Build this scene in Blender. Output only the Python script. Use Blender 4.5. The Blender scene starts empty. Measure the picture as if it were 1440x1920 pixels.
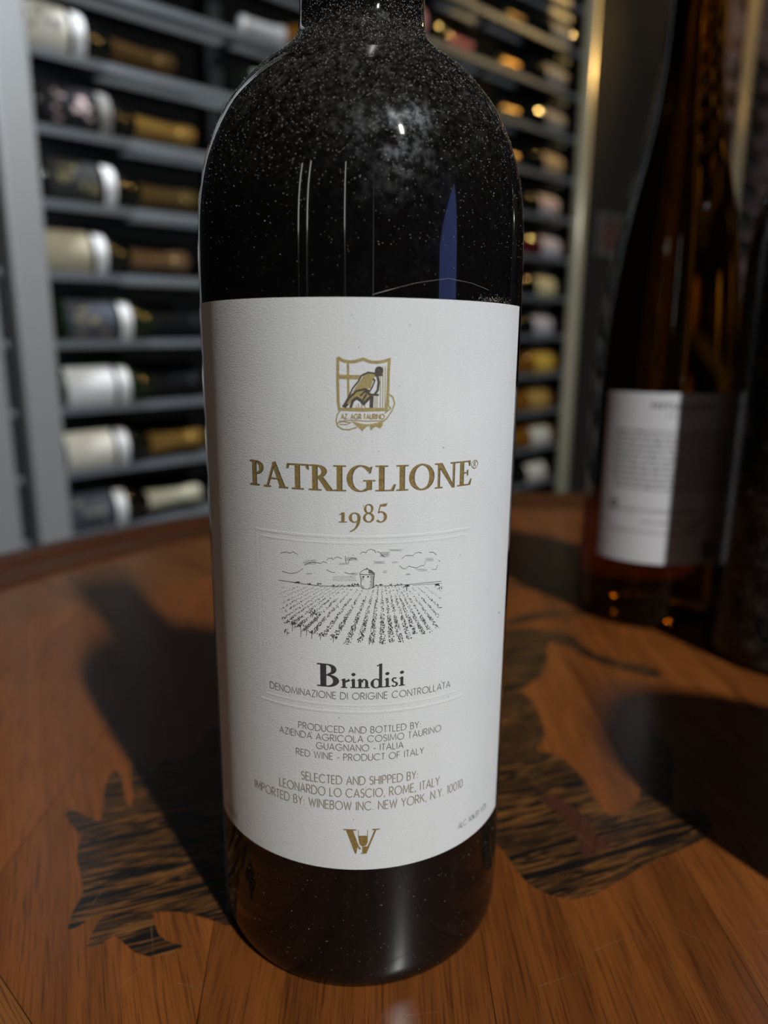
import bpy, bmesh, math, random
from mathutils import Vector, Matrix

random.seed(7)
R = math.radians
PI = math.pi
scene = bpy.context.scene
COL = scene.collection

# ------------------------------------------------------------------ camera
FPX = 1333.0
PITCH, ROLL, CAM_H = R(12.7), R(-0.5), 0.1486
cam_data = bpy.data.cameras.new('camera')
cam = bpy.data.objects.new('camera', cam_data)
COL.objects.link(cam)
fwd = Vector((0, math.cos(PITCH), -math.sin(PITCH)))
up0 = Vector((0, math.sin(PITCH), math.cos(PITCH)))
rt0 = Vector((1, 0, 0))
rt = rt0 * math.cos(ROLL) - up0 * math.sin(ROLL)
up = up0 * math.cos(ROLL) + rt0 * math.sin(ROLL)
M = Matrix((rt, up, -fwd)).transposed().to_4x4()
M.translation = Vector((0, 0, CAM_H))
cam.matrix_world = M
cam_data.sensor_fit = 'VERTICAL'
cam_data.sensor_height = 9.6
cam_data.lens = FPX * 9.6 / 1920
cam_data.clip_start = 0.01
cam_data.dof.use_dof = True
cam_data.dof.focus_distance = 0.150
cam_data.dof.aperture_fstop = 2.2
scene.camera = cam

# ------------------------------------------------------------------ world, light, exposure
world = bpy.data.worlds.new('world')
scene.world = world
world.use_nodes = True
world.node_tree.nodes['Background'].inputs[0].default_value = (0.55, 0.6, 0.7, 1)
world.node_tree.nodes['Background'].inputs[1].default_value = 0.008
scene.view_settings.view_transform = 'Standard'
scene.view_settings.look = 'None'
scene.view_settings.exposure = 0.0
scene.view_settings.gamma = 1.0
scene.view_settings.use_curve_mapping = False

KEY_W, RACK_W, PENDANT_L, STREAK_L = 63.0, 5.0, 45.0, 1.5
CEIL, FLOOR = 1.90, -0.76


def area_light(name, loc, target, sx, sy, power, color, parent=None, roll_dir=None, spread=180):
    ld = bpy.data.lights.new(name, 'AREA')
    ld.shape = 'RECTANGLE'; ld.size = sx; ld.size_y = sy
    ld.energy = power; ld.color = color; ld.spread = R(spread)
    o = bpy.data.objects.new(name, ld)
    COL.objects.link(o)
    d = (Vector(target) - Vector(loc)).normalized()
    z = -d
    y = Vector(roll_dir) if roll_dir else Vector((0, 1, 0))
    x = y.cross(z).normalized(); y = z.cross(x)
    m = Matrix((x, y, z)).transposed().to_4x4(); m.translation = Vector(loc)
    o.matrix_world = m
    return o


KEY_POS = Vector((0.895, -1.16, 1.83))
RACK_POS = Vector((-0.74, 0.90, 1.22))
area_light('key_lamp_light', KEY_POS, (-0.006, 0.18, 0.12), 0.05, 0.20, KEY_W, (0.965, 1.0, 0.985), roll_dir=(0.53, -0.85, 0))
area_light('rack_lamp_light', RACK_POS, (-0.52, 1.33, 0.35), 0.09, 0.09, RACK_W, (0.86, 0.92, 1.0), spread=80)
FILL_POS = Vector((-1.95, 0.66, 1.05))
area_light('fill_light', FILL_POS, (-0.05, 0.2, 0.1), 0.3, 0.3, 12.0, (0.93, 0.97, 1.0))  # added fill for the label's left edge, standing in for room light

# ------------------------------------------------------------------ materials
MATS = {}


def new_mat(name):
    m = bpy.data.materials.new(name); m.use_nodes = True
    nt = m.node_tree
    return m, nt, nt.nodes['Principled BSDF']


def pbr(name, col, rough=0.5, metal=0.0, spec=0.5, coat=0.0, coat_rough=0.05, emit=None, es=0.0, bump=None):
    if name in MATS: return MATS[name]
    m, nt, b = new_mat(name)
    b.inputs['Base Color'].default_value = (*col, 1)
    b.inputs['Roughness'].default_value = rough
    b.inputs['Metallic'].default_value = metal
    b.inputs['Specular IOR Level'].default_value = spec
    b.inputs['Coat Weight'].default_value = coat
    b.inputs['Coat Roughness'].default_value = coat_rough
    if emit:
        b.inputs['Emission Color'].default_value = (*emit, 1)
        b.inputs['Emission Strength'].default_value = es
    # a little grain in every surface
    tc = nt.nodes.new('ShaderNodeTexCoord')
    nz = nt.nodes.new('ShaderNodeTexNoise'); nz.inputs['Scale'].default_value = (bump or (60, 0.06))[0]
    nz.inputs['Detail'].default_value = 4
    nt.links.new(tc.outputs['Object'], nz.inputs['Vector'])
    mx = nt.nodes.new('ShaderNodeMix'); mx.data_type = 'RGBA'
    mx.inputs['A'].default_value = (*[c * 0.86 for c in col], 1)
    mx.inputs['B'].default_value = (*[min(1, c * 1.12) for c in col], 1)
    nt.links.new(nz.outputs['Fac'], mx.inputs['Factor'])
    nt.links.new(mx.outputs['Result'], b.inputs['Base Color'])
    if bump:
        bp = nt.nodes.new('ShaderNodeBump'); bp.inputs['Strength'].default_value = bump[1]
        bp.inputs['Distance'].default_value = 0.001
        nt.links.new(nz.outputs['Fac'], bp.inputs['Height'])
        nt.links.new(bp.outputs['Normal'], b.inputs['Normal'])
    MATS[name] = m
    return m


def node(nt, kind, **kw):
    n = nt.nodes.new(kind)
    for k, v in kw.items():
        if k.startswith('i_'):
            n.inputs[k[2:].replace('_', ' ')].default_value = v
        else:
            setattr(n, k, v)
    return n


def ramp(nt, stops):
    r = nt.nodes.new('ShaderNodeValToRGB')
    e = r.color_ramp.elements
    while len(e) < len(stops): e.new(0.5)
    for i, (p, c) in enumerate(stops):
        e[i].position = p
        e[i].color = (*c, 1) if len(c) == 3 else c
    return r


def math_node(nt, op, a, b=None, clamp=False):
    n = nt.nodes.new('ShaderNodeMath'); n.operation = op; n.use_clamp = clamp
    for i, v in enumerate((a, b)):
        if v is None: continue
        if hasattr(v, 'is_output'): nt.links.new(v, n.inputs[i])
        else: n.inputs[i].default_value = v
    return n.outputs[0]


def dusty_glass(name, col, dust_amt, film_amt, dust_col=(0.33, 0.32, 0.29), rough=0.035, floor_amt=0.10):
    """near-black bottle glass full of wine, with a patchy film of dust that settles on upward faces"""
    m, nt, b = new_mat(name)
    L = nt.links.new
    tc = node(nt, 'ShaderNodeTexCoord')
    geo = node(nt, 'ShaderNodeNewGeometry')
    sep = node(nt, 'ShaderNodeSeparateXYZ'); L(geo.outputs['Normal'], sep.inputs[0])
    upf = node(nt, 'ShaderNodeMapRange'); L(sep.outputs['Z'], upf.inputs['Value'])
    upf.inputs['From Min'].default_value = 0.03; upf.inputs['From Max'].default_value = 0.75
    n1 = node(nt, 'ShaderNodeTexNoise'); n1.inputs['Scale'].default_value = 95; n1.inputs['Detail'].default_value = 8; n1.inputs['Roughness'].default_value = 0.72
    L(tc.outputs['Object'], n1.inputs['Vector'])
    n2 = node(nt, 'ShaderNodeTexNoise'); n2.inputs['Scale'].default_value = 900; n2.inputs['Detail'].default_value = 3
    L(tc.outputs['Object'], n2.inputs['Vector'])
    patch = ramp(nt, [(0.46, (0, 0, 0)), (0.66, (1, 1, 1))]); L(n1.outputs['Fac'], patch.inputs[0])
    grit = ramp(nt, [(0.42, (0, 0, 0)), (0.75, (1, 1, 1))]); L(n2.outputs['Fac'], grit.inputs[0])
    base = math_node(nt, 'ADD', math_node(nt, 'MULTIPLY', upf.outputs[0], 0.85), floor_amt, True)
    n4 = node(nt, 'ShaderNodeTexNoise'); n4.inputs['Scale'].default_value = 420; n4.inputs['Detail'].default_value = 6; n4.inputs['Roughness'].default_value = 0.7
    L(tc.outputs['Object'], n4.inputs['Vector'])
    mot = ramp(nt, [(0.44, (0.06, 0.06, 0.06)), (0.60, (1, 1, 1))]); L(n4.outputs['Fac'], mot.inputs[0])
    film = math_node(nt, 'MULTIPLY', math_node(nt, 'MULTIPLY', patch.outputs[0], mot.outputs[0]), base)
    dust = math_node(nt, 'MULTIPLY', math_node(nt, 'MULTIPLY', grit.outputs[0], math_node(nt, 'ADD', film, math_node(nt, 'MULTIPLY', upf.outputs[0], 0.35))), dust_amt, True)
    mx = node(nt, 'ShaderNodeMix', data_type='RGBA')
    mx.inputs['A'].default_value = (*col, 1); mx.inputs['B'].default_value = (*dust_col, 1)
    L(dust, mx.inputs['Factor']); L(mx.outputs['Result'], b.inputs['Base Color'])
    b.inputs['Roughness'].default_value = rough
    b.inputs['IOR'].default_value = 1.5
    # the film scatters: a second, rough lobe where the dust lies
    glossy = node(nt, 'ShaderNodeBsdfGlossy'); glossy.inputs['Roughness'].default_value = 0.38
    glossy.inputs['Color'].default_value = (0.20, 0.20, 0.21, 1)
    mix = node(nt, 'ShaderNodeMixShader')
    L(math_node(nt, 'MULTIPLY', film, film_amt, True), mix.inputs[0])
    L(b.outputs[0], mix.inputs[1]); L(glossy.outputs[0], mix.inputs[2])
    out = nt.nodes['Material Output']; L(mix.outputs[0], out.inputs[0])
    return m


M_HERO = dusty_glass('dark_bottle_glass', (0.0035, 0.003, 0.003), 0.24, 0.55)
M_DUSTY = dusty_glass('dusty_bottle_glass', (0.007, 0.006, 0.006), 1.0, 0.6, (0.40, 0.36, 0.31), rough=0.15, floor_amt=0.85)


def paper_mat(name, col, bump=0.28):
    m, nt, b = new_mat(name)
    L = nt.links.new
    tc = node(nt, 'ShaderNodeTexCoord')
    mp = node(nt, 'ShaderNodeMapping'); mp.inputs['Scale'].default_value = (1, 1, 1.6)
    L(tc.outputs['Object'], mp.inputs['Vector'])
    n1 = node(nt, 'ShaderNodeTexNoise'); n1.inputs['Scale'].default_value = 2400; n1.inputs['Detail'].default_value = 5; n1.inputs['Roughness'].default_value = 0.6
    n2 = node(nt, 'ShaderNodeTexNoise'); n2.inputs['Scale'].default_value = 40; n2.inputs['Detail'].default_value = 5
    mp3 = node(nt, 'ShaderNodeMapping'); mp3.inputs['Scale'].default_value = (1, 1, 0.05)
    L(tc.outputs['Object'], mp3.inputs['Vector'])
    n3 = node(nt, 'ShaderNodeTexNoise'); n3.inputs['Scale'].default_value = 330; n3.inputs['Detail'].default_value = 2
    L(mp3.outputs[0], n3.inputs['Vector'])
    L(mp.outputs[0], n1.inputs['Vector']); L(tc.outputs['Object'], n2.inputs['Vector'])
    r1 = ramp(nt, [(0.25, tuple(c * 0.88 for c in col)), (0.75, tuple(min(1, c * 1.06) for c in col))])
    fac = math_node(nt, 'ADD', math_node(nt, 'MULTIPLY', n2.outputs['Fac'], 0.45), math_node(nt, 'ADD', math_node(nt, 'MULTIPLY', n1.outputs['Fac'], 0.40), math_node(nt, 'MULTIPLY', n3.outputs['Fac'], 0.15)))
    L(fac, r1.inputs[0]); L(r1.outputs[0], b.inputs['Base Color'])
    b.inputs['Roughness'].default_value = 0.85
    b.inputs['Specular IOR Level'].default_value = 0.2
    bp = node(nt, 'ShaderNodeBump'); bp.inputs['Strength'].default_value = bump; bp.inputs['Distance'].default_value = 0.0004
    L(n1.outputs['Fac'], bp.inputs['Height']); L(bp.outputs[0], b.inputs['Normal'])
    return m


M_PAPER = paper_mat('felt_paper', (0.70, 0.70, 0.695))
M_PAPER2 = paper_mat('smooth_label_paper', (0.62, 0.60, 0.62), 0.1)


def ink(name, col, metal=0.0, rough=0.6, speck=0.25):
    m, nt, b = new_mat(name)
    L = nt.links.new
    tc = node(nt, 'ShaderNodeTexCoord')
    n1 = node(nt, 'ShaderNodeTexNoise'); n1.inputs['Scale'].default_value = 2600; n1.inputs['Detail'].default_value = 3
    L(tc.outputs['Object'], n1.inputs['Vector'])
    r1 = ramp(nt, [(0.3, tuple(c * (1 - speck) for c in col)), (0.7, tuple(min(1, c * (1 + speck)) for c in col))])
    L(n1.outputs['Fac'], r1.inputs[0]); L(r1.outputs[0], b.inputs['Base Color'])
    b.inputs['Metallic'].default_value = metal; b.inputs['Roughness'].default_value = rough
    return m


M_GOLD = ink('gold_ink', (0.30, 0.205, 0.065), 0.25, 0.45, 0.35)
M_GOLDL = ink('pale_gold_ink', (0.42, 0.33, 0.14), 0.2, 0.45, 0.2)
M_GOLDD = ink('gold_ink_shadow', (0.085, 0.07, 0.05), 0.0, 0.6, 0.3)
M_BLACK = ink('black_ink', (0.035, 0.034, 0.036), 0.0, 0.7, 0.4)
M_GREY = ink('grey_ink', (0.16, 0.155, 0.15), 0.0, 0.7, 0.2)
M_OLIVE = ink('olive_gold_ink', (0.26, 0.21, 0.13), 0.1, 0.6, 0.25)
M_SEPIA = ink('sepia_ink', (0.075, 0.06, 0.05), 0.0, 0.7, 0.3)


def wood_mat(name, dark, light, rot=0.0, scale=1.0, rough=0.22, coat=0.55, contrast=1.0, stripes=False):
    m, nt, b = new_mat(name)
    L = nt.links.new
    tc = node(nt, 'ShaderNodeTexCoord')
    oi = node(nt, 'ShaderNodeObjectInfo')
    add = node(nt, 'ShaderNodeVectorMath', operation='ADD')
    L(tc.outputs['Object'], add.inputs[0])
    comb = node(nt, 'ShaderNodeCombineXYZ'); L(math_node(nt, 'MULTIPLY', oi.outputs['Random'], 7.0), comb.inputs[1])
    L(comb.outputs[0], add.inputs[1])
    mp = node(nt, 'ShaderNodeMapping'); mp.inputs['Rotation'].default_value = (0, 0, rot)
    L(add.outputs[0], mp.inputs['Vector'])
    s1 = node(nt, 'ShaderNodeMapping'); s1.inputs['Scale'].default_value = (110 * scale, 4.5 * scale, 20)
    s2 = node(nt, 'ShaderNodeMapping'); s2.inputs['Scale'].default_value = (2300, 62, 60)
    s3 = node(nt, 'ShaderNodeMapping'); s3.inputs['Scale'].default_value = (9, 4, 9)
    for s in (s1, s2, s3): L(mp.outputs[0], s.inputs['Vector'])
    n1 = node(nt, 'ShaderNodeTexNoise'); n1.inputs['Scale'].default_value = 1; n1.inputs['Detail'].default_value = 5; n1.inputs['Distortion'].default_value = 0.6
    n2 = node(nt, 'ShaderNodeTexNoise'); n2.inputs['Scale'].default_value = 1; n2.inputs['Detail'].default_value = 3
    n3 = node(nt, 'ShaderNodeTexNoise'); n3.inputs['Scale'].default_value = 1; n3.inputs['Detail'].default_value = 2
    L(s1.outputs[0], n1.inputs['Vector']); L(s2.outputs[0], n2.inputs['Vector']); L(s3.outputs[0], n3.inputs['Vector'])
    if stripes:
        st = ramp(nt, [(0.35, dark), (0.44, dark), (0.475, light), (0.50, dark), (0.545, dark), (0.57, tuple(a * 0.3 + c * 0.7 for a, c in zip(dark, light))), (0.59, dark), (0.64, tuple(a * 0.8 + c * 0.2 for a, c in zip(dark, light)))])
        fac = math_node(nt, 'ADD', math_node(nt, 'MULTIPLY', n1.outputs['Fac'], 0.86), math_node(nt, 'MULTIPLY', n2.outputs['Fac'], 0.14))
    else:
        mid = tuple((a * 0.45 + c * 0.55) for a, c in zip(dark, light))
        st = ramp(nt, [(0.30, dark), (0.5, mid), (0.72, light)])
        fac = math_node(nt, 'ADD', math_node(nt, 'MULTIPLY', n1.outputs['Fac'], 0.45), math_node(nt, 'ADD', math_node(nt, 'MULTIPLY', n3.outputs['Fac'], 0.4), math_node(nt, 'MULTIPLY', oi.outputs['Random'], 0.15)))
    L(fac, st.inputs[0])
    pores = ramp(nt, [(0.50, (1, 1, 1)), (0.68, (0.30, 0.26, 0.24))]); L(n2.outputs['Fac'], pores.inputs[0])
    mul = node(nt, 'ShaderNodeMix', data_type='RGBA', blend_type='MULTIPLY'); mul.inputs['Factor'].default_value = 0.75
    L(st.outputs[0], mul.inputs['A']); L(pores.outputs[0], mul.inputs['B'])
    L(mul.outputs['Result'], b.inputs['Base Color'])
    b.inputs['Roughness'].default_value = 0.5
    b.inputs['Specular IOR Level'].default_value = 0.12
    b.inputs['Coat Weight'].default_value = coat
    b.inputs['Coat Roughness'].default_value = rough
    bp = node(nt, 'ShaderNodeBump'); bp.inputs['Strength'].default_value = 0.06; bp.inputs['Distance'].default_value = 0.0004
    L(n2.outputs['Fac'], bp.inputs['Height']); L(bp.outputs[0], b.inputs['Normal'])
    return m


M_WOOD = wood_mat('red_brown_veneer', (0.060, 0.0165, 0.0035), (0.235, 0.070, 0.0125))
M_WOODL = wood_mat('red_brown_veneer_canted', (0.060, 0.0165, 0.0035), (0.235, 0.070, 0.0125), rot=R(-24))
M_WOODB = wood_mat('brown_border_veneer', (0.058, 0.020, 0.0045), (0.21, 0.074, 0.0145), rot=R(-45))
M_RIM = wood_mat('rim_wood', (0.035, 0.010, 0.0035), (0.085, 0.027, 0.007), rot=R(60), rough=0.35, coat=0.3)
M_EBONY = wood_mat('striped_ebony', (0.0065, 0.005, 0.004), (0.19, 0.075, 0.017), rot=R(70), scale=3.2, stripes=True, rough=0.2)
M_CORE = pbr('dark_substrate', (0.03, 0.015, 0.008), 0.7)

M_STEEL = pbr('rack_steel', (0.25, 0.275, 0.295), 0.42, 0.45, bump=(300, 0.05))
M_UPRIGHT = pbr('painted_steel_upright', (0.29, 0.295, 0.295), 0.45, 0.15, bump=(300, 0.05))
M_GAP = pbr('dark_steel_plate', (0.03, 0.032, 0.032), 0.6, 0.2, spec=0.2)
M_BRASS = pbr('pale_brass', (0.55, 0.50, 0.36), 0.3, 0.2)
M_RACKGLASS = pbr('black_rack_glass', (0.006, 0.007, 0.005), 0.06)
M_GREENGLASS = pbr('green_rack_glass', (0.010, 0.022, 0.008), 0.06)
M_AMBERGLASS = pbr('amber_rack_glass', (0.16, 0.065, 0.008), 0.08)
M_REDGLASS = pbr('red_rack_glass', (0.07, 0.008, 0.008), 0.1)

# ------------------------------------------------------------------ mesh helpers


def obj(name, verts, faces, mat, parent=None, smooth=False, loc=None):
    me = bpy.data.meshes.new(name)
    me.from_pydata([tuple(v) for v in verts], [], faces)
    if mat: me.materials.append(mat)
    if smooth:
        me.polygons.foreach_set('use_smooth', [True] * len(me.polygons))
    me.update()
    o = bpy.data.objects.new(name, me)
    COL.objects.link(o)
    if parent: o.parent = parent
    if loc: o.location = loc
    return o


def empty(name, loc=(0, 0, 0), rz=0.0, label=None, cat=None, group=None):
    o = bpy.data.objects.new(name, None)
    COL.objects.link(o)
    o.location = loc; o.rotation_euler = (0, 0, rz)
    if label: o['label'] = label
    if cat: o['category'] = cat
    if group: o['group'] = group
    return o


def structure(o):
    o['kind'] = 'structure'
    return o


def lathe(prof, seg=64, axis='Z', closed=False):
    """prof: (radius, height) points, revolved; ends capped when the radius is 0"""
    vs, fs, rings = [], [], []
    for r, h in prof:
        if r < 1e-7:
            rings.append([len(vs)]); vs.append((0, 0, h))
        else:
            rings.append(list(range(len(vs), len(vs) + seg)))
            for i in range(seg):
                a = 2 * PI * i / seg
                vs.append((r * math.cos(a), r * math.sin(a), h))
    pairs = list(zip(rings[:-1], rings[1:]))
    if closed: pairs.append((rings[-1], rings[0]))
    for A, B in pairs:
        for i in range(seg):
            j = (i + 1) % seg
            if len(A) == 1 and len(B) == 1: continue
            if len(A) == 1: fs.append((A[0], B[j], B[i]))
            elif len(B) == 1: fs.append((A[i], A[j], B[0]))
            else: fs.append((A[i], A[j], B[j], B[i]))
    if axis == 'X':
        vs = [(z, x, y) for x, y, z in vs]
    return vs, fs


def smooth_profile(pts, n=6):
    """Catmull-Rom through profile points"""
    out = []
    P = [pts[0]] + list(pts) + [pts[-1]]
    for i in range(1, len(P) - 2):
        p0, p1, p2, p3 = P[i - 1:i + 3]
        for k in range(n):
            t = k / n
            out.append(tuple(0.5 * ((2 * p1[d]) + (-p0[d] + p2[d]) * t + (2 * p0[d] - 5 * p1[d] + 4 * p2[d] - p3[d]) * t * t + (-p0[d] + 3 * p1[d] - 3 * p2[d] + p3[d]) * t ** 3) for d in (0, 1)))
    out.append(pts[-1])
    return out


def box(x0, x1, y0, y1, z0, z1, bev=0.0):
    if bev <= 0:
        v = [(x, y, z) for z in (z0, z1) for y in (y0, y1) for x in (x0, x1)]
        f = [(0, 2, 3, 1), (4, 5, 7, 6), (0, 1, 5, 4), (2, 6, 7, 3), (0, 4, 6, 2), (1, 3, 7, 5)]
        return v, f
    bm = bmesh.new()
    bmesh.ops.create_cube(bm, size=1)
    for v in bm.verts:
        v.co = Vector(((x0 + x1) / 2 + v.co.x * (x1 - x0), (y0 + y1) / 2 + v.co.y * (y1 - y0), (z0 + z1) / 2 + v.co.z * (z1 - z0)))
    bmesh.ops.bevel(bm, geom=bm.edges[:], offset=bev, segments=2, affect='EDGES')
    bm.verts.index_update()
    vs = [tuple(v.co) for v in bm.verts]; fs = [tuple(v.index for v in f.verts) for f in bm.faces]
    bm.free()
    return vs, fs


def merge(parts):
    V, F = [], []
    for v, f in parts:
        o = len(V); V += list(v); F += [tuple(i + o for i in q) for q in f]
    return V, F


def tube(pts, r, seg=8):
    V, F = [], []
    pts = [Vector(p) for p in pts]
    for i, p in enumerate(pts):
        d = (pts[min(i + 1, len(pts) - 1)] - pts[max(i - 1, 0)]).normalized()
        a = d.cross(Vector((0, 0, 1)) if abs(d.z) < 0.9 else Vector((1, 0, 0))).normalized(); b = d.cross(a)
        for k in range(seg):
            t = 2 * PI * k / seg
            V.append(tuple(p + a * r * math.cos(t) + b * r * math.sin(t)))
    for i in range(len(pts) - 1):
        for k in range(seg):
            j = (k + 1) % seg
            F.append((i * seg + k, i * seg + j, (i + 1) * seg + j, (i + 1) * seg + k))
    F.append(tuple(range(seg))[::-1]); F.append(tuple(range(len(V) - seg, len(V))))
    return V, F


def prism(poly, z0, z1):
    """extruded flat polygon (may be concave)"""
    bm = bmesh.new()
    top = [bm.verts.new((x, y, z1)) for x, y in poly]
    bot = [bm.verts.new((x, y, z0)) for x, y in poly]
    f = bm.faces.new(top)
    f.normal_update()
    if f.normal.z < 0: f.normal_flip()
    n = len(poly)
    for i in range(n):
        j = (i + 1) % n
        bm.faces.new((top[i], top[j], bot[j], bot[i]))
    bmesh.ops.triangulate(bm, faces=[f])
    bmesh.ops.recalc_face_normals(bm, faces=bm.faces[:])
    bm.verts.index_update()
    vs = [tuple(v.co) for v in bm.verts]; fs = [tuple(v.index for v in q.verts) for q in bm.faces]
    bm.free()
    return vs, fs


def clip(poly, px, py, nx, ny):
    """keep the side of the convex polygon where (p - P).n >= 0"""
    out = []
    for i in range(len(poly)):
        a, b = poly[i], poly[(i + 1) % len(poly)]
        da = (a[0] - px) * nx + (a[1] - py) * ny
        db = (b[0] - px) * nx + (b[1] - py) * ny
        if da >= 0: out.append(a)
        if (da >= 0) != (db >= 0):
            t = da / (da - db)
            out.append((a[0] + (b[0] - a[0]) * t, a[1] + (b[1] - a[1]) * t))
    return out


def smooth_closed(pts, n=4):
    out = []
    N = len(pts)
    for i in range(N):
        p0, p1, p2, p3 = pts[i - 1], pts[i], pts[(i + 1) % N], pts[(i + 2) % N]
        for k in range(n):
            t = k / n
            # mild tension keeps the pointed leaf tips
            out.append(tuple(p1[d] + 0.33 * (p2[d] - p0[d]) * (t ** 3 - 2 * t * t + t) + (p2[d] - p1[d]) * (3 * t * t - 2 * t ** 3) + 0.33 * (p3[d] - p1[d]) * (t ** 3 - t * t) for d in (0, 1)))
    return out


# ------------------------------------------------------------------ the room
RX, RY, TH = -0.577, 1.27, 0.81592724          # rack origin and its direction
RACK_ROT = PI / 2 - TH
SLOPE, RZ0, RP = 0.02816, 0.156, 0.11526        # rail slope, first rail height, rail spacing
tv = Vector((math.sin(TH), math.cos(TH), 0)); nv = Vector((math.cos(TH), -math.sin(TH), 0))


def rack_world(s, y, z):
    return Vector((RX, RY, 0)) + tv * s - nv * y + Vector((0, 0, z))


M_FLOOR = pbr('dark_floor_tile', (0.05, 0.045, 0.04), 0.5, bump=(20, 0.1))
M_CEIL = pbr('dark_ceiling', (0.02, 0.019, 0.018), 0.8)
M_WALLD = pbr('dark_cellar_wall', (0.006, 0.006, 0.0065), 0.9, spec=0.05, bump=(14, 0.5))
M_PIER = pbr('dark_stone_pier', (0.034, 0.031, 0.028), 0.85, spec=0.1, bump=(9, 0.7))
M_WALLP = pbr('pinkish_plaster', (0.46, 0.34, 0.36), 0.8, bump=(20, 0.2))
structure(obj('floor', *box(-3.2, 5.2, -2.7, 6.5, FLOOR - 0.05, FLOOR), M_FLOOR))
structure(obj('ceiling', *box(-3.2, 5.2, -2.7, 6.5, CEIL, CEIL + 0.05), M_CEIL))


def rack_wall(name, s0, s1, y0, y1, mat):
    o = obj(name, *box(s0, s1, y0, y1, FLOOR, CEIL), mat)
    o.location = (RX, RY, 0); o.rotation_euler = (0, 0, RACK_ROT)
    return structure(o)


rack_wall('wall_back', -3.4, 1.70, 0.20, 0.28, M_WALLD)
rack_wall('wall_pier', 1.70, 2.44, 0.06, 0.28, M_PIER)
rack_wall('wall_far', 2.44, 5.6, 0.20, 0.28, M_WALLP)


def raked(x0, x1, yz):
    n = len(yz)
    V = [(x0, y, z) for y, z in yz] + [(x1, y, z) for y, z in yz]
    return V, [tuple(range(n)), tuple(range(2 * n - 1, n - 1, -1))] + [(i, i + n, (i + 1) % n + n, (i + 1) % n) for i in range(n)]


structure(obj('wall_rear', *box(-3.2, 1.9, -2.7, -2.62, FLOOR, CEIL), M_WALLD))
structure(obj('wall_left', *box(-3.2, -3.12, -2.62, 6.5, FLOOR, CEIL), M_WALLD))
structure(obj('wall_right', *merge([box(1.80, 1.88, -2.62, -1.20, FLOOR, CEIL), box(1.80, 1.88, -0.55, 1.6, FLOOR, CEIL), raked(1.80, 1.88, [(-1.20, 0.58), (-0.55, 1.10), (-0.55, CEIL), (-1.20, CEIL)])]), M_WALLD))
# added unseen door; its glowing pane is raked to shape the bottle's blue streak
M_BLUE = pbr('blue_streak_glow', (0.10, 0.14, 0.35), 0.2, emit=(0.20, 0.28, 0.85), es=STREAK_L)
d1 = structure(obj('added_door_1', *raked(1.83, 1.85, [(-1.16, FLOOR + 0.04), (-0.59, FLOOR + 0.04), (-0.59, 1.01), (-1.16, 0.57)]), M_BLUE))
fr = merge([box(1.79, 1.87, -1.20, -1.16, FLOOR, 0.56), box(1.79, 1.87, -0.59, -0.55, FLOOR, 1.05), raked(1.79, 1.87, [(-1.20, 0.54), (-0.55, 1.06), (-0.55, 1.10), (-1.20, 0.58)]), box(1.79, 1.87, -1.16, -0.59, FLOOR, FLOOR + 0.04)])
obj('added_door_frame', *fr, M_GAP, d1)

# ------------------------------------------------------------------ the round marquetry table
TX, TY = 0.157, 0.238
RI, RO = 0.437, 0.512
table = empty('round_table', (0, 0, 0), 0, 'round red-brown marquetry table with striped ebony inlay and moulded rim', 'table')
table.location = (TX, TY, FLOOR)


def tpart(name, vf, mat, smooth=False):
    o = obj(name, [(x - TX, y - TY, z - FLOOR) for x, y, z in vf[0]], vf[1], mat, table, smooth)
    return o


def shifted(vf, dx, dy, dz=0):
    return [(x + dx, y + dy, z + dz) for x, y, z in vf[0]], vf[1]


tpart('core', shifted(lathe([(0, -0.028), (RO - 0.02, -0.028), (RO - 0.02, -0.004), (RI - 0.001, -0.0008), (0, -0.0008)], 96), TX, TY), M_CORE)
rim_prof = [(RI, -0.006), (RI, 0.0002), (RI + 0.008, 0.0012), (0.462, 0.0030), (0.466, 0.0022), (0.470, 0.0022), (0.474, 0.0048), (0.498, 0.0052), (0.508, 0.002), (RO, -0.008), (RO - 0.004, -0.024), (RO - 0.020, -0.030), (RI, -0.030)]
tpart('rim', shifted(lathe(rim_prof, 128, closed=True), TX, TY), M_RIM, True)
circle = [(TX + RI * math.cos(2 * PI * i / 120), TY + RI * math.sin(2 * PI * i / 120)) for i in range(120)]
LA = ((-0.213, 0.372), (0.096, 0.085)); LB = ((-0.0922, 0.1434), (0.0138, -0.0125))


def side(line):
    (px, py), (dx, dy) = line
    nx, ny = -dy, dx
    l = math.hypot(nx, ny); nx /= l; ny /= l
    if (TX - px) * nx + (TY - py) * ny < 0: nx, ny = -nx, -ny
    return px, py, nx, ny


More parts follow.
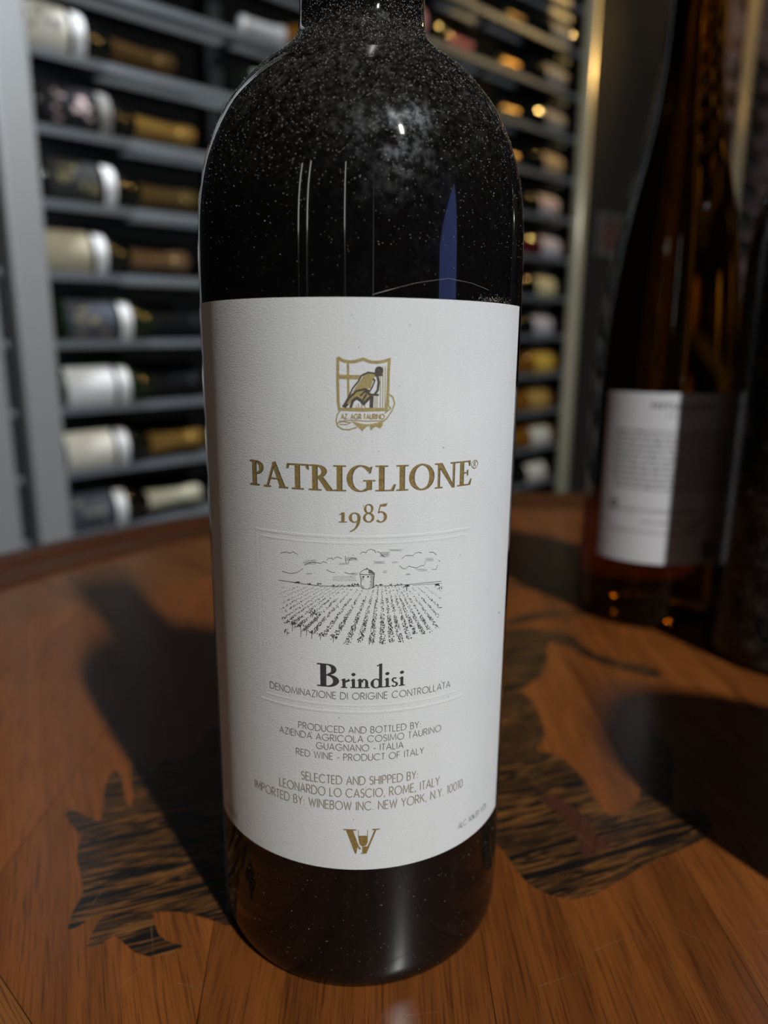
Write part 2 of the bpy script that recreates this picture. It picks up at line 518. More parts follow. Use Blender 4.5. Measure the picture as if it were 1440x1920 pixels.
A, B = side(LA), side(LB)
G = 0.00012
panel = clip(clip(circle, A[0] + A[2] * G, A[1] + A[3] * G, A[2], A[3]), B[0] + B[2] * G, B[1] + B[3] * G, B[2], B[3])
tpart('border_veneer', prism(clip(circle, A[0] - A[2] * G, A[1] - A[3] * G, -A[2], -A[3]), -0.0022, 0), M_WOODB)
lowb = clip(clip(circle, B[0] - B[2] * G, B[1] - B[3] * G, -B[2], -B[3]), A[0] + A[2] * G, A[1] + A[3] * G, A[2], A[3])
tpart('border_veneer', prism(lowb, -0.0022, 0), M_WOODB)
seams = [-0.2420, -0.1760, -0.1105, -0.0432, 0.0265, 0.0908, 0.1580, 0.2260, 0.2930, 0.3610, 0.4280, 0.4950]
xs = [-0.4] + seams + [0.7]
for i in range(len(xs) - 1):
    p = panel
    # joints lean a hair, as in hand-laid veneer
    p = clip(p, xs[i] + G, 0.15, math.cos(0.10 if abs(xs[i] + 0.0432) < 1e-6 else 0.0), math.sin(0.10 if abs(xs[i] + 0.0432) < 1e-6 else 0.0)) if i else p
    nxt = 0.10 if abs(xs[i + 1] + 0.0432) < 1e-6 else 0.0
    p = clip(p, xs[i + 1] - G, 0.15, -math.cos(nxt), -math.sin(nxt)) if i < len(xs) - 2 else p
    if len(p) > 2:
        tpart('plank', prism(p, -0.0022, 0), M_WOOD if xs[i] > -0.05 else M_WOODL)

INLAYS = {
    'left': [(-0.0821, 0.1579), (-0.0833, 0.1639), (-0.0833, 0.1705), (-0.0867, 0.1773), (-0.0906, 0.1837), (-0.0927, 0.1893), (-0.0937, 0.1944), (-0.0976, 0.1982), (-0.1026, 0.2037), (-0.1037, 0.207), (-0.1003, 0.2065), (-0.0955, 0.2038), (-0.0905, 0.2017), (-0.0931, 0.2105), (-0.096, 0.2191), (-0.0971, 0.2267), (-0.096, 0.2301), (-0.0927, 0.2261), (-0.0896, 0.2192), (-0.0859, 0.2121), (-0.0837, 0.2092), (-0.0849, 0.2162), (-0.0891, 0.2252), (-0.0915, 0.2332), (-0.0906, 0.2374), (-0.0864, 0.2333), (-0.0822, 0.2286), (-0.0823, 0.2351), (-0.0805, 0.2383), (-0.0764, 0.2369), (-0.071, 0.242), (-0.0699, 0.2531), (-0.0677, 0.2608), (-0.0505, 0.2468), (-0.0312, 0.1662), (-0.04, 0.1596), (-0.0436, 0.161), (-0.0449, 0.1612), (-0.0481, 0.1624), (-0.0532, 0.1639), (-0.0582, 0.1642), (-0.0618, 0.1638), (-0.0671, 0.1643), (-0.0718, 0.1635), (-0.0749, 0.1627), (-0.0778, 0.1614), (-0.08, 0.1586)],
    'leaf': [(-0.0747, 0.1521), (-0.0718, 0.153), (-0.0693, 0.1559), (-0.0662, 0.1539), (-0.0618, 0.1506), (-0.057, 0.1494), (-0.0534, 0.1504), (-0.0504, 0.1527), (-0.0545, 0.154), (-0.0578, 0.1564), (-0.0599, 0.1598), (-0.0619, 0.1635), (-0.067, 0.1640), (-0.0718, 0.1632), (-0.0746, 0.1622), (-0.0751, 0.1583)],
    'main': [(0.0356, 0.1926), (0.0383, 0.1865), (0.0407, 0.1789), (0.0442, 0.1738), (0.0485, 0.1711), (0.0533, 0.1699), (0.0595, 0.1716), (0.0664, 0.1756), (0.0779, 0.1831), (0.0857, 0.1875), (0.0925, 0.1909), (0.1027, 0.1965), (0.1075, 0.2041), (0.1065, 0.2107), (0.1018, 0.2098), (0.0973, 0.2092), (0.102, 0.222), (0.1087, 0.238), (0.1114, 0.2521), (0.1074, 0.258), (0.1005, 0.2559), (0.0944, 0.2465), (0.0943, 0.2378), (0.0929, 0.2279), (0.0881, 0.216), (0.0846, 0.2116), (0.0778, 0.2064), (0.0743, 0.2089), (0.0729, 0.2158), (0.0722, 0.226), (0.0705, 0.234), (0.067, 0.2424), (0.0595, 0.2459), (0.0635, 0.2533), (0.0657, 0.2631), (0.0662, 0.2758), (0.0653, 0.2872), (0.0623, 0.2953), (0.0699, 0.3044), (0.0775, 0.3153), (0.0827, 0.3331), (0.0869, 0.3493), (0.0911, 0.3494), (0.0975, 0.3427), (0.1032, 0.3304), (0.1096, 0.3219), (0.1176, 0.3161), (0.1255, 0.3111), (0.1317, 0.3095), (0.1323, 0.3193), (0.1276, 0.3234), (0.1188, 0.3276), (0.1105, 0.3337), (0.1053, 0.3428), (0.1019, 0.3597), (0.0967, 0.3671), (0.0897, 0.367), (0.0803, 0.3699), (0.0687, 0.368), (0.0515, 0.3528), (0.0338, 0.2482), (0.028, 0.198)],
    'stem': [(0.0632, 0.3742), (0.0707, 0.38), (0.0799, 0.3903), (0.0966, 0.3986), (0.1191, 0.3973), (0.1347, 0.404), (0.1438, 0.3997), (0.1396, 0.3917), (0.1246, 0.3905), (0.1018, 0.3883), (0.0838, 0.3803), (0.0722, 0.3744)],
    'sprig': [(0.0818, 0.4501), (0.0855, 0.4491), (0.0993, 0.4407), (0.1099, 0.4443), (0.1256, 0.4525), (0.1394, 0.4473), (0.1227, 0.4414), (0.1126, 0.4337), (0.126, 0.4289), (0.1296, 0.4249), (0.1187, 0.4257), (0.1032, 0.4283), (0.0919, 0.4384), (0.0821, 0.4413)],
}
for k, pts in INLAYS.items():
    tpart('inlay', prism(smooth_closed(pts, 3), -0.001, 0.0001 if k != 'leaf' else 0.00012), M_EBONY)
tpart('inlay', prism(smooth_closed([(0.0536, 0.2149), (0.0587, 0.2073), (0.0612, 0.1985), (0.061, 0.1886), (0.0632, 0.1877), (0.0713, 0.1911), (0.0681, 0.196), (0.0667, 0.2066), (0.0623, 0.2136), (0.0579, 0.218)], 3), -0.001, 0.00016),
      wood_mat('dark_rosewood', (0.03, 0.009, 0.006), (0.06, 0.02, 0.010), rot=R(20)))
SCR = [[(0.0536, 0.1518), (0.0738, 0.1608)], [(0.0778, 0.1598), (0.0893, 0.1512)], [(0.0995, 0.1585), (0.105, 0.1596)], [(0.038, 0.1415), (0.052, 0.1468)], [(-0.0604, 0.1587), (-0.0567, 0.1488)], [(-0.0620, 0.1401), (-0.0567, 0.1488)], [(-0.0490, 0.1417), (-0.0400, 0.1392)], [(0.0615, 0.1985), (0.0720, 0.1775)], [(0.0520, 0.2310), (0.0620, 0.2040)], [(-0.0790, 0.1660), (-0.0780, 0.1740)], [(0.0060, 0.1335), (0.0180, 0.1352)]]
sv = []
for a, b2 in SCR:
    d = Vector((b2[0] - a[0], b2[1] - a[1])).normalized() * 0.00007
    sv.append(([(a[0] - d.y, a[1] + d.x, 0.0003), (a[0] + d.y, a[1] - d.x, 0.0003), (b2[0], b2[1], 0.0003)], [(0, 1, 2)]))
tpart('scratches', merge(sv), pbr('pale_scratch', (0.20, 0.09, 0.035), 0.6))['kind'] = 'stuff'
ped = smooth_profile([(0.05, -0.70), (0.075, -0.62), (0.05, -0.55), (0.04, -0.40), (0.06, -0.22), (0.09, -0.12), (0.05, -0.07), (0.12, -0.03)], 5)
tpart('pedestal', shifted(lathe(ped, 40), TX, TY), M_RIM, True)
tpart('foot', shifted(lathe([(0, FLOOR), (0.27, FLOOR), (0.27, FLOOR + 0.025), (0.20, FLOOR + 0.05), (0.06, FLOOR + 0.065), (0, FLOOR + 0.065)], 48), TX, TY), M_RIM)

# ------------------------------------------------------------------ print on a curved label


class Print:
    """flat ink shapes in label millimetres (s along the arc, z up), wrapped on a cylinder"""

    def __init__(self, radius):
        self.r = radius; self.V = []; self.F = []

    def pt(self, s, z, off):
        a = s / 1000 / self.r
        rr = self.r + off
        self.V.append((rr * math.sin(a), -rr * math.cos(a), z / 1000))
        return len(self.V) - 1

    def strip(self, left, right, off):
        ids = [(self.pt(*a, off), self.pt(*b, off)) for a, b in zip(left, right)]
        for (a, b), (c, d) in zip(ids[:-1], ids[1:]):
            self.F.append((a, b, d, c))

    def stroke(self, pts, w, off, closed=False, step=0.8):
        P = []
        src = list(pts) + ([pts[0]] if closed else [])
        for a, b in zip(src[:-1], src[1:]):
            n = max(1, int(math.hypot(b[0] - a[0], b[1] - a[1]) / step))
            P += [(a[0] + (b[0] - a[0]) * i / n, a[1] + (b[1] - a[1]) * i / n) for i in range(n)]
        P.append(src[-1])
        Lf, Rt = [], []
        n = len(P)
        for i in range(n):
            a = P[i - 1] if i else (P[-2] if closed else P[0])
            c = P[i + 1] if i < n - 1 else (P[1] if closed else P[-1])
            d1 = (P[i][0] - a[0], P[i][1] - a[1]); d2 = (c[0] - P[i][0], c[1] - P[i][1])
            l1 = math.hypot(*d1) or 1; l2 = math.hypot(*d2) or 1
            if i == 0 and not closed: d1, l1 = d2, l2
            if i == n - 1 and not closed: d2, l2 = d1, l1
            n1 = (-d1[1] / l1, d1[0] / l1); n2 = (-d2[1] / l2, d2[0] / l2)
            mx, my = n1[0] + n2[0], n1[1] + n2[1]
            ml = math.hypot(mx, my)
            if ml < 0.2: mx, my = n1; k = 1
            else:
                mx /= ml; my /= ml
                k = min(2.2, 1 / max(0.3, mx * n1[0] + my * n1[1]))
            ww = w[min(i, len(w) - 1)] if isinstance(w, (list, tuple)) else w
            Lf.append((P[i][0] + mx * k * ww / 2, P[i][1] + my * k * ww / 2))
            Rt.append((P[i][0] - mx * k * ww / 2, P[i][1] - my * k * ww / 2))
        self.strip(Rt, Lf, off)

    def poly(self, pts, off):
        bm = bmesh.new()
        vs = [bm.verts.new((x, y, 0)) for x, y in pts]
        f = bm.faces.new(vs); f.normal_update()
        if f.normal.z < 0: f.normal_flip()
        r = bmesh.ops.triangulate(bm, faces=[f])
        bm.verts.index_update()
        base = len(self.V)
        for v in bm.verts: self.pt(v.co.x, v.co.y, off)
        for q in bm.faces: self.F.append(tuple(base + v.index for v in q.verts))
        bm.free()

    def build(self, name, mat, parent, label=None):
        o = obj(name, self.V, self.F, mat, parent)
        if label: o['label'] = label
        return o


def arc(cx, cy, rx, ry, a0, a1, n=12):
    return [(cx + rx * math.cos(R(a0 + (a1 - a0) * i / n)), cy + ry * math.sin(R(a0 + (a1 - a0) * i / n))) for i in range(n + 1)]


# thin geometric sans, cap height 1
SANS = {
    'A': (0.74, [[(0, 0), (0.37, 1), (0.74, 0)], [(0.13, 0.32), (0.61, 0.32)]]),
    'B': (0.52, [[(0, 0), (0, 1)], [(0, 1), (0.26, 1)] + arc(0.26, 0.77, 0.21, 0.23, 90, -90, 8) + [(0, 0.54)], [(0.26, 0.54)] + arc(0.27, 0.27, 0.25, 0.27, 90, -90, 8) + [(0, 0)]]),
    'C': (0.92, [arc(0.5, 0.5, 0.5, 0.5, 42, 318, 22)]),
    'D': (0.78, [[(0, 0), (0, 1), (0.28, 1)] + arc(0.28, 0.5, 0.5, 0.5, 90, -90, 14) + [(0, 0)]]),
    'E': (0.48, [[(0.48, 1), (0, 1), (0, 0), (0.48, 0)], [(0, 0.52), (0.46, 0.52)]]),
    'F': (0.46, [[(0.46, 1), (0, 1), (0, 0)], [(0, 0.52), (0.42, 0.52)]]),
    'G': (1.0, [arc(0.5, 0.5, 0.5, 0.5, 42, 355, 24) + [(0.55, 0.46)]]),
    'H': (0.66, [[(0, 0), (0, 1)], [(0.66, 0), (0.66, 1)], [(0, 0.52), (0.66, 0.52)]]),
    'I': (0.06, [[(0.03, 0), (0.03, 1)]]),
    'K': (0.62, [[(0, 0), (0, 1)], [(0.58, 1), (0.02, 0.45)], [(0.18, 0.6), (0.62, 0)]]),
    'L': (0.42, [[(0, 1), (0, 0), (0.42, 0)]]),
    'M': (0.92, [[(0, 0), (0.10, 1), (0.46, 0.12), (0.82, 1), (0.92, 0)]]),
    'N': (0.68, [[(0, 0), (0, 1), (0.68, 0), (0.68, 1)]]),
    'O': (1.0, [arc(0.5, 0.5, 0.5, 0.5, 0, 360, 26)]),
    'P': (0.52, [[(0, 0), (0, 1), (0.25, 1)] + arc(0.25, 0.74, 0.27, 0.26, 90, -90, 9) + [(0, 0.48)]]),
    'R': (0.56, [[(0, 0), (0, 1), (0.25, 1)] + arc(0.25, 0.74, 0.27, 0.26, 90, -90, 9) + [(0, 0.48)], [(0.24, 0.48), (0.56, 0)]]),
    'S': (0.46, [arc(0.23, 0.76, 0.21, 0.24, 30, 265, 11) + arc(0.23, 0.27, 0.23, 0.27, 85, -150, 11)]),
    'T': (0.48, [[(0, 1), (0.48, 1)], [(0.24, 1), (0.24, 0)]]),
    'U': (0.62, [[(0, 1), (0, 0.31)] + arc(0.31, 0.31, 0.31, 0.31, 180, 360, 10) + [(0.62, 1)]]),
    'V': (0.68, [[(0, 1), (0.34, 0), (0.68, 1)]]),
    'W': (1.0, [[(0, 1), (0.25, 0), (0.5, 0.95), (0.75, 0), (1.0, 1)]]),
    'Y': (0.62, [[(0, 1), (0.31, 0.45), (0.62, 1)], [(0.31, 0.45), (0.31, 0)]]),
    'Z': (0.54, [[(0, 1), (0.54, 1), (0, 0), (0.54, 0)]]),
    '0': (0.58, [arc(0.29, 0.5, 0.29, 0.5, 0, 360, 20)]),
    '1': (0.20, [[(0, 0.9), (0.16, 1), (0.16, 0)]]),
    '4': (0.56, [[(0.42, 0), (0.42, 1), (0, 0.25), (0.56, 0.25)]]),
    '5': (0.5, [[(0.45, 1), (0.1, 1), (0.04, 0.55)] + arc(0.22, 0.32, 0.26, 0.31, 110, -150, 12)]),
    '7': (0.5, [[(0, 1), (0.5, 1), (0.15, 0)]]),
    '%': (0.8, [arc(0.18, 0.76, 0.16, 0.22, 0, 360, 10), arc(0.62, 0.24, 0.16, 0.22, 0, 360, 10), [(0.14, 0), (0.66, 1)]]),
    'm': (0.8, [[(0, 0), (0, 0.62)], [(0, 0.42)] + arc(0.2, 0.42, 0.2, 0.2, 180, 0, 6) + [(0.4, 0)], [(0.4, 0.42)] + arc(0.6, 0.42, 0.2, 0.2, 180, 0, 6) + [(0.8, 0)]]),
    'l': (0.06, [[(0.03, 0), (0.03, 1)]]),
    '.': (0.10, [[(0.05, 0), (0.05, 0.10)]]),
    ',': (0.12, [[(0.09, 0.10), (0.03, -0.14)]]),
    ':': (0.10, [[(0.05, 0), (0.05, 0.10)], [(0.05, 0.5), (0.05, 0.6)]]),
    '-': (0.32, [[(0, 0.36), (0.32, 0.36)]]),
    ' ': (0.26, []),
}


def sans_line(P, text, s0, s1, base, cap, w, off=5e-5, gap=0.21, tilt=0.0):
    total = sum(SANS[c][0] for c in text) + gap * (len(text) - 1)
    k = (s1 - s0) / total
    x = s0
    for c in text:
        adv, strokes = SANS[c]
        for st in strokes:
            P.stroke([(x + u * k, base + v * cap + tilt * (x + u * k - s0)) for u, v in st], w, off)
        x += (adv + gap) * k


# engraver's roman, built from stems, bowls and serifs
def q_bar(x0, y0, x1, y1):
    if abs(x1 - x0) > abs(y1 - y0):
        n = max(1, int(abs(x1 - x0) / 0.16))
        return ([(x0 + (x1 - x0) * i / n, y0) for i in range(n + 1)], [(x0 + (x1 - x0) * i / n, y1) for i in range(n + 1)])
    return ([(x1, y0), (x1, y1)], [(x0, y0), (x0, y1)])


def q_quad(a, b, c, d):
    """edge a-b at one end, d-c at the other"""
    n = 4
    lerp = lambda p, q, t: (p[0] + (q[0] - p[0]) * t, p[1] + (q[1] - p[1]) * t)
    return ([lerp(b, c, i / n) for i in range(n + 1)], [lerp(a, d, i / n) for i in range(n + 1)])


def q_bow(cx, cy, rx, ry, a0, a1, tk, tn, n=24):
    o, inn = [], []
    for i in range(n + 1):
        a = R(a0 + (a1 - a0) * i / n)
        t = tn + (tk - tn) * abs(math.cos(a)) ** 1.4
        o.append((cx + rx * math.cos(a), cy + ry * math.sin(a)))
        inn.append((cx + (rx - t) * math.cos(a), cy + (ry - t) * math.sin(a)))
    return (o, inn) if a1 > a0 else (inn, o)


T_, H_ = 0.155, 0.05


def srf(xc, y, w, h=H_):
    return q_bar(xc - w / 2, y, xc + w / 2, y + h) if y < 0.5 else q_bar(xc - w / 2, y - h, xc + w / 2, y)


ROMAN = {
    'P': (0.62, [q_bar(0.12, 0, 0.12 + T_, 1), srf(0.2, 0, 0.42), q_bar(0, 1 - H_, 0.3, 1), q_bow(0.28, 0.73, 0.32, 0.27, 90, -90, T_, H_), q_bar(0.26, 0.46, 0.30, 0.46 + H_)]),
    'A': (0.88, [q_quad((0.06, 0), (0.125, 0), (0.43, 0.98), (0.36, 0.98)), q_quad((0.66, 0), (0.84, 0), (0.44, 1.03), (0.33, 0.97)), q_bar(0.19, 0.33, 0.66, 0.33 + H_), srf(0.09, 0, 0.28), srf(0.76, 0, 0.34)]),
    'T': (0.76, [q_bar(0.3, 0, 0.3 + T_, 1), srf(0.378, 0, 0.42), q_bar(0, 1 - H_, 0.76, 1), q_quad((-0.03, 0.80), (0.01, 0.80), (0.08, 1), (0, 1)), q_quad((0.75, 0.80), (0.79, 0.80), (0.76, 1), (0.68, 1))]),
    'R': (0.80, [q_bar(0.12, 0, 0.12 + T_, 1), srf(0.2, 0, 0.42), q_bar(0, 1 - H_, 0.3, 1), q_bow(0.28, 0.75, 0.32, 0.25, 90, -90, T_, H_), q_bar(0.26, 0.5, 0.30, 0.5 + H_), q_quad((0.62, 0), (0.83, 0), (0.47, 0.53), (0.30, 0.53)), q_bar(0.62, 0, 0.90, 0.035)]),
    'I': (0.40, [q_bar(0.12, 0, 0.12 + T_, 1), srf(0.2, 0, 0.4), srf(0.2, 1, 0.4)]),
    'G': (0.92, [q_bow(0.46, 0.5, 0.46, 0.52, 42, 318, T_ + 0.01, H_, 34), q_bar(0.67, 0.06, 0.67 + T_, 0.44), q_bar(0.56, 0.44 - H_, 0.94, 0.44), q_quad((0.74, 0.70), (0.78, 0.70), (0.84, 0.97), (0.78, 0.93))]),
    'L': (0.66, [q_bar(0.12, 0, 0.12 + T_, 1), srf(0.2, 1, 0.4), q_bar(0, 0, 0.60, H_), q_quad((0.50, 0.0), (0.60, 0), (0.68, 0.26), (0.63, 0.26))]),
    'O': (0.92, [q_bow(0.46, 0.5, 0.46, 0.52, 0, 360, T_ + 0.01, H_, 44)]),
    'N': (0.88, [q_bar(0.11, 0, 0.17, 0.98), q_quad((0.72, -0.02), (0.80, -0.02), (0.25, 1), (0.05, 1)), q_bar(0.735, 0, 0.795, 1), srf(0.14, 0, 0.28), srf(0.765, 1, 0.28), q_bar(-0.02, 1 - H_, 0.2, 1)]),
    'E': (0.66, [q_bar(0.12, 0, 0.12 + T_, 1), q_bar(0, 1 - H_, 0.58, 1), q_bar(0.2, 0.49, 0.47, 0.49 + H_), q_bar(0, 0, 0.60, H_), q_quad((0.55, 0.78), (0.58, 0.78), (0.585, 1), (0.50, 1)), q_quad((0.50, 0.0), (0.60, 0), (0.67, 0.25), (0.63, 0.25)), q_bar(0.45, 0.40, 0.485, 0.63)]),
    '1': (0.34, [q_bar(0.10, 0, 0.24, 0.54), srf(0.165, 0, 0.36, 0.045), q_quad((0.0, 0.43), (0.03, 0.40), (0.22, 0.54), (0.14, 0.54))]),
    '9': (0.52, [q_bow(0.25, 0.27, 0.26, 0.28, 0, 360, 0.135, 0.05, 28), q_bow(-0.04, 0.24, 0.55, 0.77, 8, -82, 0.14, 0.04, 14)]),
    '8': (0.52, [q_bow(0.25, 0.27, 0.25, 0.27, 0, 360, 0.115, 0.06, 28), q_bow(0.25, 0.76, 0.21, 0.26, 0, 360, 0.10, 0.055, 24)]),
    '5': (0.48, [q_bow(0.17, 0.30, 0.28, 0.31, 118, -138, 0.145, 0.055, 22), q_quad((0.03, 0.52), (0.08, 0.52), (0.19, 0.98), (0.13, 0.98)), q_quad((0.13, 0.88), (0.13, 0.98), (0.47, 1.05), (0.40, 0.88))]),
    'B': (0.80, [q_bar(0.12, 0, 0.33, 1), q_bar(0, 1 - H_, 0.42, 1), q_bar(0, 0, 0.42, H_), q_bow(0.38, 0.765, 0.31, 0.235, 90, -90, 0.19, 0.05), q_bow(0.38, 0.27, 0.40, 0.27, 90, -90, 0.21, 0.05), q_bar(0.3, 0.49, 0.42, 0.54)]),
}
HL = 0.10
LOWER = {
    'r': (0.74, [q_bar(0.12, 0, 0.36, 1), srf(0.24, 0, 0.52, HL), q_quad((0, 0.86), (0.12, 0.80), (0.30, 1.06), (0.24, 1.06)), q_quad((0.36, 0.60), (0.36, 0.78), (0.66, 1.04), (0.72, 0.78))]),
    'i': (0.50, [q_bar(0.12, 0, 0.36, 1), srf(0.24, 0, 0.52, HL), q_quad((0, 0.86), (0.12, 0.80), (0.30, 1.06), (0.24, 1.06)), q_bow(0.24, 1.52, 0.17, 0.17, 0, 360, 0.17, 0.17, 14)]),
    'n': (1.06, [q_bar(0.12, 0, 0.36, 1), srf(0.24, 0, 0.50, HL), q_quad((0, 0.86), (0.12, 0.80), (0.30, 1.06), (0.24, 1.06)), q_bow(0.58, 0.58, 0.32, 0.44, 165, 0, 0.24, 0.12, 14), q_bar(0.66, 0, 0.90, 0.6), srf(0.78, 0, 0.50, HL)]),
    'd': (1.10, [q_bow(0.46, 0.48, 0.46, 0.54, 0, 360, 0.26, 0.09, 30), q_bar(0.70, 0, 0.94, 2.66), q_bar(0.70, 0, 1.08, HL), q_quad((0.50, 2.48), (0.56, 2.38), (0.94, 2.66), (0.90, 2.70))]),
    's': (0.66, [q_bow(0.30, 0.77, 0.24, 0.26, 35, 262, 0.17, 0.10, 14), q_bow(0.30, 0.26, 0.30, 0.29, 88, -150, 0.18, 0.10, 14), q_quad((0.18, 0.50), (0.22, 0.62), (0.44, 0.50), (0.42, 0.38))]),
}


def roman_line(P, text, s0, s1, base, cap, off, font=ROMAN, gap=0.09, dx=0.0, dz=0.0):
    total = sum(font[c][0] for c in text) + gap * (len(text) - 1)
    k = (s1 - s0) / total
    x = s0
    for c in text:
        adv, strips = font[c]
        for a, b in strips:
            P.strip([(x + u * k + dx, base + v * cap + dz) for u, v in a], [(x + u * k + dx, base + v * cap + dz) for u, v in b], off)
        x += (adv + gap) * k


# ------------------------------------------------------------------ the bottle in front
BX, BY = -0.0058, 0.1775
hero = empty('wine_bottle', (BX, BY, 0), 0, 'dusty black wine bottle with large white label reading PATRIGLIONE 1985', 'bottle')
HERO_PROF = [(0.0368, 0.0008), (0.0376, 0.0030), (0.0380, 0.0080), (0.0380, 0.030), (0.0379, 0.070), (0.0379, 0.110), (0.0379, 0.150), (0.0378, 0.160), (0.0377, 0.168), (0.0374, 0.1763), (0.0368, 0.1822), (0.0357, 0.1877), (0.0343, 0.192), (0.0324, 0.1963), (0.0302, 0.2002), (0.0272, 0.2040), (0.0238, 0.2074), (0.0200, 0.2102), (0.0169, 0.2128), (0.0150, 0.2150), (0.01405, 0.2180), (0.0137, 0.2240), (0.0136, 0.240), (0.0135, 0.260), (0.0134, 0.278)]
sp = smooth_profile(HERO_PROF, 4)
body = [(0, 0.012), (0.012, 0.010), (0.026, 0.003), (0.0315, 0.0), (0.0350, 0.0)] + sp + [(0.0134, 0.279), (0.0152, 0.2805), (0.0156, 0.286), (0.0150, 0.2895), (0.0135, 0.291), (0.0133, 0.299), (0.0120, 0.300), (0, 0.300)]
obj('glass_body', *lathe(body, 160), M_HERO, hero, True)
M_CAPS = pbr('dark_red_capsule', (0.03, 0.006, 0.008), 0.35, 0.3)
caps = [(0.0137, 0.238), (0.0139, 0.2385), (0.0138, 0.279), (0.0156, 0.2805), (0.0160, 0.286), (0.0156, 0.2895), (0.0150, 0.292), (0.0150, 0.3005), (0.0142, 0.302), (0, 0.3022)]
obj('capsule', *lathe(caps, 64), M_CAPS, hero, True)

LR = 0.0381


def label_mesh(r, s0, s1, z0, z1, thick, ns=72, nz=40, corner=0.0, inset=0.0004):
    V, F = [], []
    for j in range(nz + 1):
        for i in range(ns + 1):
            s = s0 + (s1 - s0) * i / ns; z = z0 + (z1 - z0) * j / nz
            V.append((r * math.sin(s / r), -r * math.cos(s / r), z))
    for j in range(nz):
        for i in range(ns):
            a = j * (ns + 1) + i
            F.append((a, a + 1, a + ns + 2, a + ns + 1))
    ring = [i for i in range(ns + 1)] + [j * (ns + 1) + ns for j in range(1, nz + 1)] + [nz * (ns + 1) + i for i in range(ns - 1, -1, -1)] + [j * (ns + 1) for j in range(nz - 1, 0, -1)]
    b = len(V); n = len(ring)
    for k in ring: V.append(V[k])
    for k in ring:
        x, y, z = V[k]; l = math.hypot(x, y); q = (l - thick) / l
        V.append((x * q, y * q, z))
    for i in range(n):
        j = (i + 1) % n
        F.append((b + i, b + n + i, b + n + j, b + j))
    return V, F


label = obj('label', *label_mesh(LR, -0.0435, 0.0452, 0.0340, 0.1586, 0.00035), M_PAPER, hero, True)
label['label'] = 'large off-white felt paper label with gold and black print'

O1, O2 = 4e-5, 7e-5
P = Print(LR)
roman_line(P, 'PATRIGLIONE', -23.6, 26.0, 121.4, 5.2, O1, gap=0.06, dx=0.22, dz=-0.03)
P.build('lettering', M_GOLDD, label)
P = Print(LR)
roman_line(P, 'PATRIGLIONE', -23.6, 26.0, 121.4, 5.2, O2, gap=0.06)
P.build('lettering', M_GOLD, label, 'gold capital lettering reading PATRIGLIONE')
P = Print(LR)
P.stroke([(27.05 + 0.95 * math.cos(2 * PI * i / 24), 125.65 + 0.85 * math.sin(2 * PI * i / 24)) for i in range(24)], 0.13, O2, True)
P.stroke([(26.78, 125.15), (26.78, 126.15), (27.1, 126.15), (27.25, 125.95), (27.1, 125.72), (26.8, 125.7)], 0.13, O2)
P.stroke([(27.05, 125.7), (27.35, 125.15)], 0.13, O2)
P.build('registered_mark', M_OLIVE, label)
P = Print(LR)
roman_line(P, '1985', -3.2, 6.6, 115.0, 3.75, O2, gap=0.10)
P.build('lettering', M_GOLD, label, 'gold year 1985')
P = Print(LR)
roman_line(P, 'B', -8.2, -3.3, 78.8, 5.25, O2)
roman_line(P, 'rindisi', -3.0, 10.75, 78.75, 2.05, O2, font=LOWER, gap=0.03)
P.build('lettering', M_BLACK, label, 'black lettering reading Brindisi')
for txt, s0, s1, base, cap, w, mt in (
        ('DENOMINAZIONE DI ORIGINE CONTROLLATA', -19.8, 22.0, 76.1, 1.52, 0.15, M_GREY),
        ('PRODUCED AND BOTTLED BY:', -12.7, 14.6, 68.15, 1.5, 0.15, M_GREY),
        ('AZIENDA AGRICOLA COSIMO TAURINO', -17.5, 19.8, 66.0, 1.52, 0.15, M_GREY),
        ('GUAGNANO - ITALIA', -8.6, 10.6, 63.86, 1.52, 0.15, M_GREY),
        ('RED WINE - PRODUCT OF ITALY', -13.4, 15.5, 61.55, 1.55, 0.15, M_GREY),
        ('SELECTED AND SHIPPED BY:', -12.2, 14.2, 55.65, 2.0, 0.19, M_OLIVE),
        ('LEONARDO LO CASCIO, ROME, ITALY', -17.9, 19.8, 52.5, 2.1, 0.19, M_OLIVE),
        ('IMPORTED BY: WINEBOW INC. NEW YORK, N.Y. 10010', -25.5, 26.9, 49.3, 2.1, 0.19, M_OLIVE),
        ('750ml', -39.6, -33.6, 36.4, 1.9, 0.15, M_GREY),
        ('ALC. 14% BY VOL.', 26.0, 37.9, 38.35, 1.5, 0.14, M_GREY)):
    P = Print(LR)
    sans_line(P, txt, s0, s1, base, cap, w, O1, gap=0.13 if cap < 1.51 and s0 > 20 else 0.21)
    P.build('lettering', mt, label)

# blind-embossed double frame round the engraving
P = Print(LR)
for off_h, (a0, a1, b0, b1), w in ((3.2e-5, (-22.5, 26.1, 73.0, 111.9), 0.40), (2.4e-5, (-21.2, 25.0, 74.6, 110.6), 0.34)):
    for pts in ([(a0, b0), (a1, b0)], [(a1, b0), (a1, b1)], [(a1, b1), (a0, b1)], [(a0, b1), (a0, b0)]):
        (xa, ya), (xb, yb) = pts
        l = math.hypot(xb - xa, yb - ya); nx, ny = -(yb - ya) / l, (xb - xa) / l
        n = int(l / 0.8)
        mid = [(xa + (xb - xa) * i / n, ya + (yb - ya) * i / n) for i in range(n + 1)]
        rows = [[P.pt(x + nx * e * w, y + ny * e * w, h * (0.3 if abs(xb - xa) < 1e-6 else 1.0)) for x, y in mid] for e, h in ((-1, 0.0), (-0.4, off_h), (0.4, off_h), (1, 0.0))]
        for r0, r1 in zip(rows[:-1], rows[1:]):
            for i in range(n): P.F.append((r0[i], r0[i + 1], r1[i + 1], r1[i]))
P.build('embossed_frame', M_PAPER, label)

